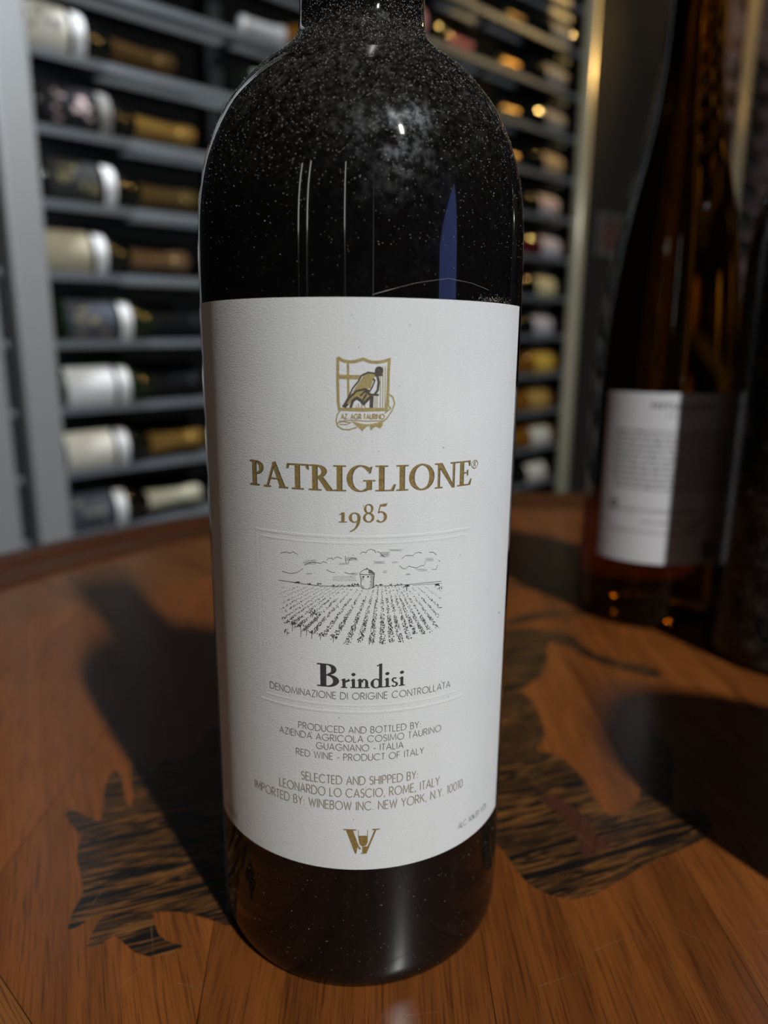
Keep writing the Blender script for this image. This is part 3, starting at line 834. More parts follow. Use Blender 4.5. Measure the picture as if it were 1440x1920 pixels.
# the small crest
ex = lambda x, y: (-3.78 + (x - 382) * 0.01856, 147.7 - (y - 155) * 0.01843)
EX = lambda pts: [ex(*p) for p in pts]
K = 0.0185
P = Print(LR)
P.stroke(EX([(408, 165), (440, 190), (490, 206), (540, 210), (590, 205), (640, 190), (672, 180), (710, 197), (760, 212), (820, 213), (880, 203), (942, 184), (934, 300), (932, 480), (928, 580), (915, 700), (420, 700), (408, 620), (405, 400), (408, 165)]), 30 * K, O1)
P.stroke(EX([(512, 215), (514, 400), (516, 570)]), 24 * K, O1)
P.stroke(EX([(410, 365), (520, 365), (645, 368)]), 42 * K, O1)
for x, y0 in ((850, 350), (876, 255), (900, 255), (815, 560), (795, 570), (690, 640), (655, 640), (622, 640), (600, 660)):
    P.stroke(EX([(x, y0), (x, 700)]), 8 * K, O1)
P.stroke(EX([(420, 708), (670, 714), (915, 708)]), 18 * K, O1)
P.stroke(EX([(940, 540), (985, 575), (1003, 640), (975, 715), (925, 790), (880, 830)]), 14 * K, O1)
P.stroke(EX([(940, 600), (935, 660), (960, 690), (900, 740)]), 14 * K, O1)
P.stroke(EX([(430, 715), (398, 760), (385, 820), (400, 878), (450, 912), (520, 918), (605, 888)]), 13 * K, O1)
P.stroke(EX([(398, 850), (450, 830), (540, 842), (500, 862), (420, 862)]), 9 * K, O1)
P.stroke(EX([(410, 828), (540, 816), (700, 824), (885, 820)]), 9 * K, O1)
P.poly(EX([(545, 828), (880, 828), (878, 870), (850, 905), (800, 880), (750, 925), (740, 870), (700, 890), (660, 930), (610, 880)]), O1)
P.poly(EX([(560, 520), (640, 400), (680, 345), (750, 318), (805, 340), (772, 400), (750, 480), (680, 490), (600, 515)]), O1)
P.poly(EX([(470, 650), (540, 540), (640, 500), (720, 500), (780, 560), (700, 640), (640, 590), (560, 600), (520, 660)]), O1 - 1e-5)
sans_line(P, 'AZ. AGR TAURINO', ex(440, 0)[0], ex(893, 0)[0], ex(0, 802)[1], 50 * K, 11 * K, O1)
P.build('crest', M_GOLDL, label, 'small gold crest of a shield and ribbon')
P = Print(LR)
P.stroke(EX([(458, 675), (520, 570), (562, 480), (620, 410), (652, 350), (720, 317), (800, 328)]), 17 * K, O2)
P.poly([ex(835 + 44 * math.cos(2 * PI * i / 14), 298 + 44 * math.sin(2 * PI * i / 14)) for i in range(14)], O2)
P.poly(EX([(800, 320), (868, 330), (872, 352), (840, 350), (822, 370), (790, 350)]), O2 + 1e-5)
P.stroke(EX([(820, 350), (832, 420), (822, 500), (785, 552)]), 24 * K, O2)
P.stroke(EX([(772, 380), (792, 400), (764, 470), (740, 510)]), 15 * K, O2)
P.stroke(EX([(466, 672), (530, 578), (600, 510), (690, 488), (742, 515)]), 20 * K, O2)
P.stroke(EX([(540, 682), (562, 612), (602, 580), (640, 602), (676, 642), (722, 592), (760, 560)]), 28 * K, O2)
P.stroke(EX([(470, 676), (500, 640)]), 44 * K, O2)
P.stroke(EX([(640, 560), (690, 510), (742, 545), (834, 548)]), 18 * K, O2)
P.stroke(EX([(762, 560), (756, 682)]), 38 * K, O2)
P.stroke(EX([(704, 540), (660, 620)]), 22 * K, O2)
P.build('crest_figure', M_SEPIA, label, 'dark bending field worker inside the crest')

# importer's W with a wine glass in it
wx = lambda x, y: (-2.65 + (x - 650) * 0.04467, 44.4 - (y - 253) * 0.05123)
WX = lambda pts: [wx(*p) for p in pts]
P = Print(LR)
P.poly(WX([(662, 256), (698, 256), (725, 330), (740, 352), (728, 352), (722, 338), (714, 374), (708, 374)]), O1)
P.poly(WX([(650, 252), (714, 252), (714, 258), (650, 258)]), O1)
P.poly(WX([(794, 252), (832, 252), (832, 258), (794, 258)]), O1)
P.poly(WX([(806, 256), (816, 256), (766, 374), (758, 374), (742, 340), (770, 338), (776, 326)]), O1)
P.poly(WX([(724, 284), (772, 284), (772, 318), (764, 332), (752, 338), (742, 336), (730, 326)]), O1 + 1e-5)
P.stroke(WX([(725, 256), (725, 286)]), 0.12, O1)
P.stroke(WX([(771, 256), (771, 286)]), 0.12, O1)
P.poly(WX([(744, 340), (754, 340), (756, 366), (764, 374), (734, 374), (746, 366)]), O1 + 2e-5)
P.build('importer_mark', M_GOLD, label, 'gold letter W with a wine glass')

# the engraved vineyard
def eg(x, y):
    s = -16.8 + (x - 151) * 0.0325
    return (s, 109.35 - (y - 108) * 0.03225 - 1.5 * ((s - 1.3) / 18) ** 2)


EG = lambda pts: [eg(*p) for p in pts]
P = Print(LR)
rnd = random.Random(11)


def scribble(x, y, a, b, w):
    """a leaf-like pen mark at engraving coordinates"""
    n = 3
    t = rnd.uniform(0, PI)
    pts = []
    for i in range(n + 1):
        u = -1 + 2 * i / n
        pts.append((x + a * u * math.cos(t) + rnd.uniform(-0.35, 0.35) * a, y + b * u * math.sin(t) + rnd.uniform(-0.35, 0.35) * b))
    P.stroke(EG(pts), w * 1.25, O1)


VX, VY = 836, 154
for tx in [-1500, -1080, -800, -590, -430, -300, -190, -95, -10, 70, 150, 235, 320, 420, 510, 615, 695, 772, 845, 908, 968, 1035, 1095, 1158, 1225, 1310, 1410, 1530, 1690, 1900, 2200]:
    by = 745
    d = (tx - VX, by - VY)
    y = 352.0
    while y < 755:
        t = (y - VY) / d[1]
        x = VX + d[0] * t
        prox = (y - 330) / 415
        lim = 745 - 0.00048 * (x - 760) ** 2
        if x < 330: lim = min(lim, 690 + (x - 330) * 0.7)
        if 165 + 14 * math.sin(y * 0.06) < x < 1248 + 12 * math.sin(y * 0.05) and y < lim + rnd.uniform(-12, 10):
            k = rnd.choice((0, 1, 2)) if prox < 0.25 else (rnd.choice((1, 3, 4)) if prox < 0.55 else rnd.choice((3, 6, 8)))
            if abs(d[0]) > 700: k = max(1, k - 1)
            for _ in range(k):
                wdt = 3.5 + 34 * prox
                scribble(x + rnd.uniform(-0.55, 0.55) * wdt, y + rnd.uniform(-4, 4), 2.0 + 3.0 * prox, 1.5 + 3.4 * prox, 0.05 + 0.035 * prox)
        y += max(3.2, 4.2 + 7.5 * prox) / max(1.0, math.hypot(*d) / d[1] * 0.62)
for x, y, h in ((245, 660, 70), (305, 700, 80), (345, 690, 60), (380, 712, 50), (262, 640, 40), (420, 590, 55), (440, 716, 40), (525, 735, 45), (390, 560, 40), (205, 690, 30)):
    P.stroke(EG([(x, y), (x + 3, y - h * 0.5), (x - 2, y - h)]), 0.10, O1)
    for _ in range(7): scribble(x + rnd.uniform(-22, 22), y - h + rnd.uniform(-10, 14), 6, 6, 0.09)
# horizon, hedges
P.stroke(EG([(150, 305), (250, 320), (340, 335), (450, 348), (560, 350), (700, 350)]), 0.09, O1)
P.stroke(EG([(790, 350), (900, 347), (1040, 338), (1150, 325), (1250, 316)]), 0.08, O1)
P.stroke(EG([(1040, 345), (1140, 338), (1255, 330)]), 0.05, O1)
for hx, hy, hr, n in ((290, 322, 22, 16), (372, 334, 12, 8), (436, 336, 14, 10), (560, 347, 40, 14), (672, 340, 26, 18), (820, 344, 22, 12), (930, 342, 40, 14), (1000, 350, 18, 26), (1218, 340, 16, 22), (1240, 360, 14, 8), (640, 346, 20, 10)):
    for _ in range(n): scribble(hx + rnd.uniform(-1, 1) * hr, hy + rnd.uniform(-0.45, 0.35) * hr * (1 if hr < 20 else 0.4), 4, 3.5, 0.085)
P.stroke(EG([(1000, 360), (1002, 384)]), 0.13, O1)
# round stone tower
P.stroke(EG([(700, 270), (704, 300), (706, 360)]), 0.10, O1)
P.stroke(EG([(790, 270), (786, 300), (784, 362)]), 0.13, O1)
P.stroke(EG([(696, 270), (720, 274), (760, 275), (792, 270)]), 0.12, O1)
P.stroke(EG([(696, 266), (715, 246), (742, 236), (772, 248), (792, 268)]), 0.10, O1)
P.stroke(EG([(728, 242), (742, 231), (748, 236)]), 0.10, O1)
P.stroke(EG([(706, 362), (745, 372), (784, 362)]), 0.08, O1)
for yy in range(244, 268, 4):
    P.stroke(EG([(752, yy), (772 + (yy - 244) * 0.7, yy + 4)]), 0.06, O1)
for yy in range(282, 366, 6):
    P.stroke(EG([(764 + rnd.uniform(-6, 4), yy), (786, yy - 1)]), 0.06, O1)
    if rnd.random() < 0.6: P.stroke(EG([(708, yy), (716 + rnd.uniform(0, 14), yy + 1)]), 0.04, O1)
for bx_, by_ in ((716, 284), (744, 284)): P.poly(EG([(bx_, by_), (bx_ + 10, by_), (bx_ + 10, by_ + 9), (bx_, by_ + 9)]), O1)
# clouds
for pts in ([(170, 122), (210, 116), (240, 126), (262, 116), (298, 136)], [(340, 208), (372, 194), (400, 188), (440, 196), (452, 200)], [(452, 192), (468, 186), (490, 196)],
            [(486, 178), (500, 166), (522, 164), (532, 176)], [(536, 166), (556, 156), (586, 168)], [(606, 150), (612, 196)], [(626, 200), (630, 174), (652, 164), (680, 172)],
            [(698, 140), (712, 124), (738, 130), (742, 116), (766, 106), (790, 114), (798, 130)], [(804, 122), (826, 128), (838, 148), (858, 160)], [(966, 166), (990, 146), (1040, 146), (1052, 130), (1076, 122), (1100, 128)],
            [(1150, 120), (1180, 120), (1206, 136)], [(950, 214), (975, 234), (990, 234), (1012, 216), (1040, 224), (1066, 228), (1096, 212), (1116, 212), (1128, 188)], [(1176, 236), (1204, 236), (1218, 206)],
            [(180, 246), (240, 262), (290, 256), (330, 230)], [(486, 240), (520, 258), (540, 260)], [(600, 258), (630, 268), (664, 266)], [(1222, 176), (1236, 180)]):
    P.stroke(EG(pts), 0.075, O1)
for x0, x1, y0, n, dy in ((330, 430, 176, 6, 5), (350, 400, 262, 3, 4), (600, 690, 160, 5, 5), (820, 890, 126, 8, 4), (780, 860, 186, 4, 5), (840, 880, 248, 4, 5), (520, 690, 286, 4, 9), (640, 690, 262, 4, 5), (880, 975, 108, 3, 4), (900, 945, 186, 3, 5), (980, 1040, 268, 3, 4), (1120, 1200, 160, 4, 6), (1060, 1150, 236, 3, 6), (560, 640, 196, 3, 5)):
    for i in range(n):
        a = x0 + rnd.uniform(0, 18); b = x1 - rnd.uniform(0, 22)
        P.stroke(EG([(a, y0 + i * dy), ((a + b) / 2, y0 + i * dy + rnd.uniform(-2, 2)), (b, y0 + i * dy + rnd.uniform(-2, 2))]), 0.028, O1)
P.build('vineyard_engraving', M_BLACK, label, 'black engraving of a stone tower above vineyard rows')

# specks and a stain on the paper
P = Print(LR)
for _ in range(60):
    s, z = rnd.uniform(-40, 43), rnd.uniform(36, 157)
    P.stroke([(s, z), (s + rnd.uniform(-0.25, 0.25), z + rnd.uniform(-0.4, 0.4))], rnd.uniform(0.06, 0.12), O1)
P.stroke([(40.2, 88.9), (40.5, 88.4)], 0.5, O1)
o = P.build('specks', M_GREY, label); o['kind'] = 'stuff'

# dust flakes, thickest on the shoulder
bp = [(h, r) for r, h in sp]


def rad(z):
    for (h0, r0), (h1, r1) in zip(bp[:-1], bp[1:]):
        if h0 <= z <= h1: return r0 + (r1 - r0) * (z - h0) / max(1e-9, h1 - h0)
    return bp[-1][1]


def flakes(n, zfun, afun, size, seed, mat, parent, radf=rad):
    q = random.Random(seed)
    V, F = [], []
    for _ in range(n):
        z = zfun(q); a = afun(q)
        r = radf(z); dr = (radf(z + 5e-4) - radf(z - 5e-4)) / 1e-3
        nrm = Vector((math.sin(a), -math.cos(a), -dr)).normalized()
        tx = Vector((math.cos(a), math.sin(a), 0)); ty = nrm.cross(tx)
        c = Vector((r * math.sin(a), -r * math.cos(a), z)) + nrm * 6e-5
        t = q.uniform(0, 2 * PI); l = size * q.uniform(0.35, 1.0) * (2.0 if q.random() < 0.06 else 1); w = size * q.uniform(0.18, 0.38)
        u = tx * math.cos(t) + ty * math.sin(t); v = ty * math.cos(t) - tx * math.sin(t)
        lift = nrm * size * q.uniform(0.0, 0.35)
        b = len(V)
        V += [tuple(c - u * l / 2), tuple(c + v * w / 2 + lift * 0.5), tuple(c + u * l / 2 + lift), tuple(c - v * w / 2)]
        F.append((b, b + 1, b + 2, b + 3))
    o = obj('dust', V, F, mat, parent)
    o['kind'] = 'stuff'
    return o


M_DUST = pbr('grey_dust', (0.36, 0.335, 0.28), 0.9)


def shoulder_z(q):
    while True:
        z = q.uniform(0.168, 0.226)
        if q.random() < min(1.0, 0.12 + max(0, (z - 0.176) / 0.030)): return z


flakes(14000, shoulder_z, lambda q: q.uniform(-PI, PI), 0.00034, 3, M_DUST, hero)
flakes(420, lambda q: q.uniform(0.16, 0.19), lambda q: q.uniform(-2, 2), 0.00026, 5, M_DUST, hero)
flakes(500, lambda q: q.uniform(0.003, 0.0335), lambda q: q.uniform(-2, 2), 0.00030, 6, M_DUST, hero)
flakes(160, lambda q: 0.1588 + abs(q.gauss(0, 0.0006)), lambda q: q.gauss(0.85, 0.10), 0.00030, 9, M_DUST, hero)
Pz = Print(0.0378)
Pz.stroke([(3.23, 159.1), (7.5, 160.3), (11.48, 161.37), (14.32, 161.87), (18.52, 162.55), (24.37, 161.99), (29.44, 160.98)], [0.04, 0.06, 0.08, 0.09, 0.07, 0.05, 0.03], 1e-4)
Pz.build('hair', M_DUST, hero, 'fine pale hair stuck to the glass')

# ------------------------------------------------------------------ tall slim bottle behind, on the right
B2 = (0.1555, 0.405)
slim = empty('slim_wine_bottle', (*B2, 0), 0, 'tall slim brown wine bottle with sloping neck and white printed back label', 'bottle')
SL = [(0.0362, 0.001), (0.0374, 0.004), (0.0380, 0.010), (0.0380, 0.06), (0.0380, 0.118), (0.0377, 0.140), (0.0366, 0.160), (0.0345, 0.182), (0.0310, 0.207), (0.0265, 0.230), (0.0220, 0.250), (0.0180, 0.270), (0.0155, 0.288), (0.0142, 0.305), (0.0136, 0.325), (0.0134, 0.338)]
so = smooth_profile(SL, 5)
si = [(max(0.002, r - 0.0042), h) for r, h in so if h > 0.006]
m, nt, b = new_mat('amber_glass')
b.inputs['Base Color'].default_value = (0.23, 0.085, 0.006, 1)
b.inputs['Transmission Weight'].default_value = 1.0
b.inputs['Roughness'].default_value = 0.02
b.inputs['IOR'].default_value = 1.42
M_AMBER = m
shell = [(0, 0.012), (0.015, 0.009), (0.028, 0.003), (0.033, 0.0)] + so + [(0.0150, 0.340), (0.0152, 0.348), (0.0138, 0.350), (0, 0.350)]
obj('glass', *lathe(shell, 96), M_AMBER, slim, True)
obj('stopper_cap', *lathe([(0.0155, 0.336), (0.0158, 0.351), (0.0150, 0.353), (0, 0.353)], 48), pbr('black_cap', (0.01, 0.01, 0.011), 0.35), slim, True)
lab2 = obj('label', *label_mesh(0.03835, -0.0435, 0.046, 0.038, 0.1292, 0.0004, 60, 24), M_PAPER2, slim, True)
P = Print(0.03835)
q = random.Random(5)
words = lambda s0, s1, z, h, w: None


def fake_line(P, s0, s1, z, h):
    """a line of print too small to read: short upright pen marks in word groups"""
    s = s0
    while s < s1:
        wl = q.uniform(2.0, 5.5); e = min(s1, s + wl)
        while s < e:
            P.stroke([(s, z), (s + q.uniform(-0.1, 0.25), z + h * q.choice((0.7, 0.7, 1.0)))], 0.36, O1)
            if q.random() < 0.6: P.stroke([(s, z + h * q.choice((0, 0.7))), (s + 0.5, z + h * q.choice((0, 0.7)))], 0.36, O1)
            s += 0.62
        s += 0.9


for i in range(14): P.stroke([(-18 + i * 2.55, 121.0), (-18 + i * 2.55 + 0.2, 124.0)], 0.8, O1)
for i in range(13): P.stroke([(-18 + i * 2.55, 121.0 + q.choice((0, 1.4, 2.8))), (-15.9 + i * 2.55, 121.0 + q.choice((0, 1.4, 2.8)))], 0.6, O1)
for i in range(7): P.stroke([(-10 + i * 2.4, 117.0), (-9 + i * 2.4, 118.6)], 0.6, O1)
for i in range(11): fake_line(P, -36 if i < 9 else -34, 36 - (i % 3) * 5, 108.5 - i * 3.0, 1.5)
fake_line(P, -36, 10, 66.5, 1.4)
P.stroke([(-36, 55.3), (36, 55.3)], 0.5, O1)
fake_line(P, -18, 12, 60.5, 1.0)
P.build('fine_print', M_BLACK, lab2)
P = Print(0.03835)
P.poly([(-36.5, 70.5), (-34.5, 72), (-32, 71.5), (-31.5, 69), (-33, 66.5), (-35, 67), (-36.5, 68.5)], O1)
P.build('emblem', M_SEPIA, lab2)
P = Print(0.03835)
P.poly([(9, 60), (13, 62), (18, 66), (21, 69.5), (19, 66), (15, 61.5), (11, 59)], O1)
P.build('leaf_mark', M_SEPIA, lab2)
P = Print(0.03835)
P.poly([(4, 57.2), (9, 58.5), (14, 61), (10, 57.5), (6, 56.2)], O1)
P.build('leaf_mark', M_SEPIA, lab2)
P = Print(0.03835)
s = 17.0
while s < 38:
    w = q.choice((0.3, 0.5, 0.8)); P.stroke([(s, 41), (s, 51)], w, O1); s += w + q.choice((0.25, 0.4))
P.build('barcode', M_BLACK, lab2)

# ------------------------------------------------------------------ dusty bottle at the right edge
B3 = (0.2055, 0.3405)
dusty = empty('dusty_wine_bottle', (*B3, 0), 0, 'dark dust-coated bottle cut off by the right edge of the picture', 'bottle')
D3 = [(0.0360, 0.001), (0.0372, 0.004), (0.0377, 0.010), (0.0377, 0.09), (0.0377, 0.185), (0.0368, 0.203), (0.0345, 0.217), (0.0300, 0.230), (0.0235, 0.241), (0.0175, 0.249), (0.0150, 0.258), (0.0142, 0.275), (0.0140, 0.300)]
d3 = smooth_profile(D3, 5)
obj('glass_body', *lathe([(0, 0.01), (0.025, 0.003), (0.033, 0.0)] + d3 + [(0.0155, 0.302), (0.0158, 0.310), (0.0140, 0.314), (0, 0.314)], 96), M_DUSTY, dusty, True)
d3b = [(h, r) for r, h in d3]


def rad3(z):
    for (h0, r0), (h1, r1) in zip(d3b[:-1], d3b[1:]):
        if h0 <= z <= h1: return r0 + (r1 - r0) * (z - h0) / max(1e-9, h1 - h0)
    return 0.014


flakes(5000, lambda q: q.uniform(0.01, 0.26), lambda q: q.uniform(-PI, PI), 0.0007, 12, M_DUST, dusty, rad3)
obj('capsule', *lathe([(0.0144, 0.262), (0.0146, 0.2625), (0.0145, 0.300), (0.0160, 0.3015), (0.0163, 0.311), (0.0150, 0.3155), (0, 0.316)], 48), M_CAPS, dusty, True)

# unseen jar added to cast the rounded shadow on the right of the table
jar = empty('added_shadow_jar', (0.178, 0.166, 0), 0, 'squat round dark jar added out of picture to cast a shadow', 'jar')
M_JAR = pbr('dark_stoneware', (0.05, 0.04, 0.035), 0.5, bump=(80, 0.2))
jp = smooth_profile([(0.030, 0.0), (0.042, 0.010), (0.050, 0.040), (0.050, 0.080), (0.046, 0.105), (0.036, 0.122), (0.026, 0.130)], 5)
obj('body', *lathe([(0, 0)] + jp + [(0.024, 0.130), (0.024, 0.12), (0, 0.12)], 56), M_JAR, jar, True)
obj('lid', *lathe([(0, 0.1305), (0.028, 0.1305), (0.028, 0.134), (0.016, 0.140), (0.006, 0.142), (0, 0.142)], 40), M_JAR, jar, True)

# ------------------------------------------------------------------ the wine rack
ORD = ['first', 'second', 'third', 'fourth', 'fifth', 'sixth', 'seventh', 'eighth', 'ninth', 'tenth', 'eleventh', 'twelfth', 'thirteenth']


def rail_mesh(s0, s1, y, z):
    V, F = box(s0, s1, y - 0.003, y + 0.003, -0.0065, 0.0065)
    return [(x, yy, zz + z + SLOPE * x) for x, yy, zz in V], F


def build_rack(name, s_off, length, ks, label, pole_mat, left_pole=False):
    rk = empty(name, rack_world(s_off, 0, 0), RACK_ROT, label, 'wine rack')
    zb = SLOPE * s_off
    for k in ks:
        for y in (0.0, 0.056):
            obj('rail', *rail_mesh(-0.012, length + 0.01, y, RZ0 + k * RP + zb), M_STEEL, rk)
        n = int(round(length / 0.389))
        for i in range(1, n):
            s = i * 0.389
            z = RZ0 + k * RP + zb + SLOPE * s
            obj('bracket', *box(s - 0.012, s + 0.012, -0.001, 0.057, z - 0.0085, z - 0.0065), M_STEEL, rk)
    return rk


rack = build_rack('wine_rack', 0.0, 1.585, range(-7, 9), 'steel wine rack with paired rails receding behind the big bottle', M_STEEL)
obj('upright', *box(-0.062, -0.009, -0.035, 0.010, FLOOR, 1.45, 0.003), M_UPRIGHT, rack)
obj('upright', *box(-0.150, -0.092, -0.035, 0.010, FLOOR, 1.45, 0.003), M_UPRIGHT, rack)
obj('back_plate', *box(-0.092, -0.062, 0.004, 0.008, FLOOR, 1.45), M_GAP, rack)
for k in range(-5, 6):
    z = RZ0 + k * RP + SLOPE * -0.077
    V, F = lathe([(0.0075, 0.0), (0.0075, 0.004), (0.005, 0.007), (0, 0.0075)], 10)
    obj('bolt', [(x - 0.077, -zz + 0.004, y + z) for x, y, zz in V], F, M_STEEL, rack, True)
for s in (0.39, 0.78, 1.17):
    obj('rear_upright', *box(s - 0.012, s + 0.012, 0.075, 0.095, FLOOR, 1.45), M_GAP, rack)
V, F = lathe([(0, FLOOR), (0.022, FLOOR), (0.022, 1.60), (0, 1.60)], 24)
obj('pole', [(x + 1.60, y - 0.012, z) for x, y, z in V], F, M_BRASS, rack, True)['label'] = 'pale brass end pole'

rack2 = build_rack('wine_rack', 2.76, 1.17, range(-3, 12), 'far wine rack with brass pole at the right edge of the picture', M_BRASS)
V, F = lathe([(0, FLOOR), (0.022, FLOOR), (0.022, 1.80), (0, 1.80)], 24)
obj('pole', [(x - 0.025, y - 0.012, z) for x, y, z in V], F, M_BRASS, rack2, True)
V, F = lathe([(0, FLOOR), (0.022, FLOOR), (0.022, 1.80), (0, 1.80)], 24)
obj('pole', [(x + 1.19, y - 0.012, z) for x, y, z in V], F, M_BRASS, rack2, True)

# bottle kinds; local axis along +X, base at 0, outward side is -Y
KINDS = {
    'sparkling': smooth_profile([(0.040, 0.001), (0.0425, 0.006), (0.043, 0.02), (0.043, 0.08), (0.043, 0.110), (0.0418, 0.124), (0.0375, 0.140), (0.0280, 0.155), (0.0225, 0.170), (0.0195, 0.190), (0.0178, 0.215), (0.0168, 0.240), (0.0160, 0.262), (0.0172, 0.268), (0.0180, 0.276), (0.0185, 0.290), (0.0175, 0.298)], 3),
    'sloping': smooth_profile([(0.037, 0.001), (0.0395, 0.005), (0.040, 0.02), (0.040, 0.10), (0.0395, 0.118), (0.036, 0.145), (0.028, 0.172), (0.020, 0.195), (0.0160, 0.215), (0.0145, 0.240), (0.0140, 0.280), (0.0150, 0.284), (0.0150, 0.296)], 3),
    'straight': smooth_profile([(0.035, 0.001), (0.0375, 0.005), (0.038, 0.02), (0.038, 0.15), (0.0375, 0.170), (0.034, 0.188), (0.026, 0.204), (0.0170, 0.216), (0.0145, 0.226), (0.0140, 0.278), (0.0152, 0.282), (0.0152, 0.297)], 3),
}


def prof_r(kind, x):
    p = KINDS[kind]
    for (r0, h0), (r1, h1) in zip(p[:-1], p[1:]):
        if h0 <= x <= h1: return r0 + (r1 - r0) * (x - h0) / max(1e-9, h1 - h0)
    return p[-1][0]


CACHE = {}


def kmesh(key, fn):
    if key not in CACHE: CACHE[key] = fn()
    return CACHE[key]


def mesh_of(name, V, F, mat):
    me = bpy.data.meshes.new(name); me.from_pydata(V, [], F); me.materials.append(mat)
    me.polygons.foreach_set('use_smooth', [True] * len(me.polygons)); me.update()
    return me


def wrap_patch(kind, x0, x1, a0, a1, off, nx=8, na=16, wavy=0.0):
    """patch of paper or foil wrapped on the bottle, angle 0 faces outward (-Y), positive is up"""
    V, F = [], []
    for i in range(nx + 1):
        for j in range(na + 1):
            a = a0 + (a1 - a0) * j / na
            x = x0 + (x1 - x0) * i / nx
            if wavy and i == nx: x += wavy * math.sin(a * 3)
            r = prof_r(kind, min(x, 0.2955)) + off
            V.append((x, -r * math.cos(a), r * math.sin(a)))
    for i in range(nx):
        for j in range(na):
            b = i * (na + 1) + j
            F.append((b, b + na + 1, b + na + 2, b + 1))
    return V, F


def foil_mesh(kind, x0):
    p = [(prof_r(kind, x0) + 0.0006, x0)] + [(r + 0.0006, h) for r, h in KINDS[kind] if h > x0 + 0.002]
    return lathe(p + [(0, p[-1][1] + 0.0012)], 24, 'X')


def C(*v): return tuple(v)


LABEL_COL = {'white': (0.70, 0.70, 0.70), 'cream': (0.66, 0.63, 0.54), 'beige': (0.42, 0.37, 0.26), 'black': (0.012, 0.012, 0.014), 'charcoal': (0.03, 0.03, 0.03), 'slate': (0.06, 0.065, 0.085),
             'tan': (0.38, 0.27, 0.15), 'pink': (0.62, 0.26, 0.26), 'lavender': (0.50, 0.47, 0.53), 'yellow': (0.62, 0.40, 0.06), 'gold': (0.42, 0.27, 0.07), 'straw': (0.60, 0.53, 0.30), 'grey': (0.22, 0.21, 0.20), 'olive': (0.22, 0.19, 0.09), 'rose': (0.50, 0.38, 0.37)}
FOIL_COL = {'gold': (0.62, 0.36, 0.09), 'brown': (0.20, 0.115, 0.04), 'black': (0.012, 0.012, 0.013), 'white': (0.62, 0.62, 0.63), 'cream': (0.60, 0.57, 0.42), 'pink': (0.50, 0.13, 0.13), 'copper': (0.42, 0.25, 0.12), 'bronze': (0.26, 0.17, 0.06)}
GLASS = {'black': M_RACKGLASS, 'green': M_GREENGLASS, 'amber': M_AMBERGLASS, 'red': M_REDGLASS}


def label_mat(c): return pbr('rack_label_' + c, LABEL_COL[c], 0.7, 0.0, 0.3, bump=(400, 0.1))


def foil_mat(c): return pbr('foil_' + c, FOIL_COL[c], 0.32, 0.75 if c in ('gold', 'brown', 'copper', 'bronze') else 0.1, bump=(250, 0.25))


def rack_bottle(parent_s, k, base_s, flip, kind, glass, lab, collar, foil, label, group, print_col=None, foil_x=None, lab_x=(0.018, 0.100), lab_a=(-1.0, 1.05), roll=0.0):
    zc = RZ0 + k * RP + 0.0065
    rr = 0.043 if kind == 'sparkling' else (0.040 if kind == 'sloping' else 0.038)
    dy = 0.028
    h = math.sqrt(rr * rr - (dy + 0.003) ** 2) + 0.0008
    s = base_s
    p = rack_world(s, dy, zc + SLOPE * s + h)
    e = empty('rack_bottle', p, 0, label, 'bottle', group)
    tilt = math.atan(SLOPE)
    if flip:
        # neck points back along the rail; outward side stays outward (turn half round the outward axis)
        e.rotation_euler = (Matrix.Rotation(RACK_ROT, 3, 'Z') @ Matrix.Rotation(-tilt, 3, 'Y') @ Matrix.Rotation(PI, 3, 'Y')).to_euler()
    else:
        e.rotation_euler = (Matrix.Rotation(RACK_ROT, 3, 'Z') @ Matrix.Rotation(-tilt, 3, 'Y') @ Matrix.Rotation(roll, 3, 'X')).to_euler()

    def part(name, me):
        o = bpy.data.objects.new(name, me); COL.objects.link(o); o.parent = e
        return o
    part('glass', kmesh(('g', kind, glass), lambda: mesh_of('glass', *lathe([(0, 0.004)] + KINDS[kind] + [(0, KINDS[kind][-1][1])], 32, 'X'), GLASS[glass])))
    fx = foil_x or {'sparkling': 0.180, 'sloping': 0.205, 'straight': 0.222}[kind]
    if foil: part('foil', kmesh(('f', kind, foil, fx), lambda: mesh_of('foil', *foil_mesh(kind, fx), foil_mat(foil))))
    if lab:
        lo = part('label', kmesh(('l', kind, lab, lab_x, lab_a), lambda: mesh_of('label', *wrap_patch(kind, lab_x[0], lab_x[1], lab_a[0], lab_a[1], 0.0005), label_mat(lab))))
        if print_col:
            def prn():
                qq = random.Random(k * 31 + int(base_s * 100))
                V, F = [], []
                for _ in range(9):
                    x = qq.uniform(lab_x[0] + 0.008, lab_x[1] - 0.014); a = qq.uniform(-0.55, 0.55)
                    v, f = wrap_patch(kind, x, x + qq.uniform(0.006, 0.016), a, a + qq.uniform(0.10, 0.30), 0.0009, 2, 3)
                    o_ = len(V); V += v; F += [tuple(i + o_ for i in t) for t in f]
                return mesh_of('print', V, F, label_mat(print_col))
            c = bpy.data.objects.new('print', prn()); COL.objects.link(c); c.parent = lo
    if collar:
        part('collar', kmesh(('c', kind, collar), lambda: mesh_of('collar', *wrap_patch(kind, 0.106, 0.127, -0.95, 1.0, 0.0006, 3, 14, 0.0), label_mat(collar))))
    return e


def rowname(k): return ORD[k + 4] + ' row above table'


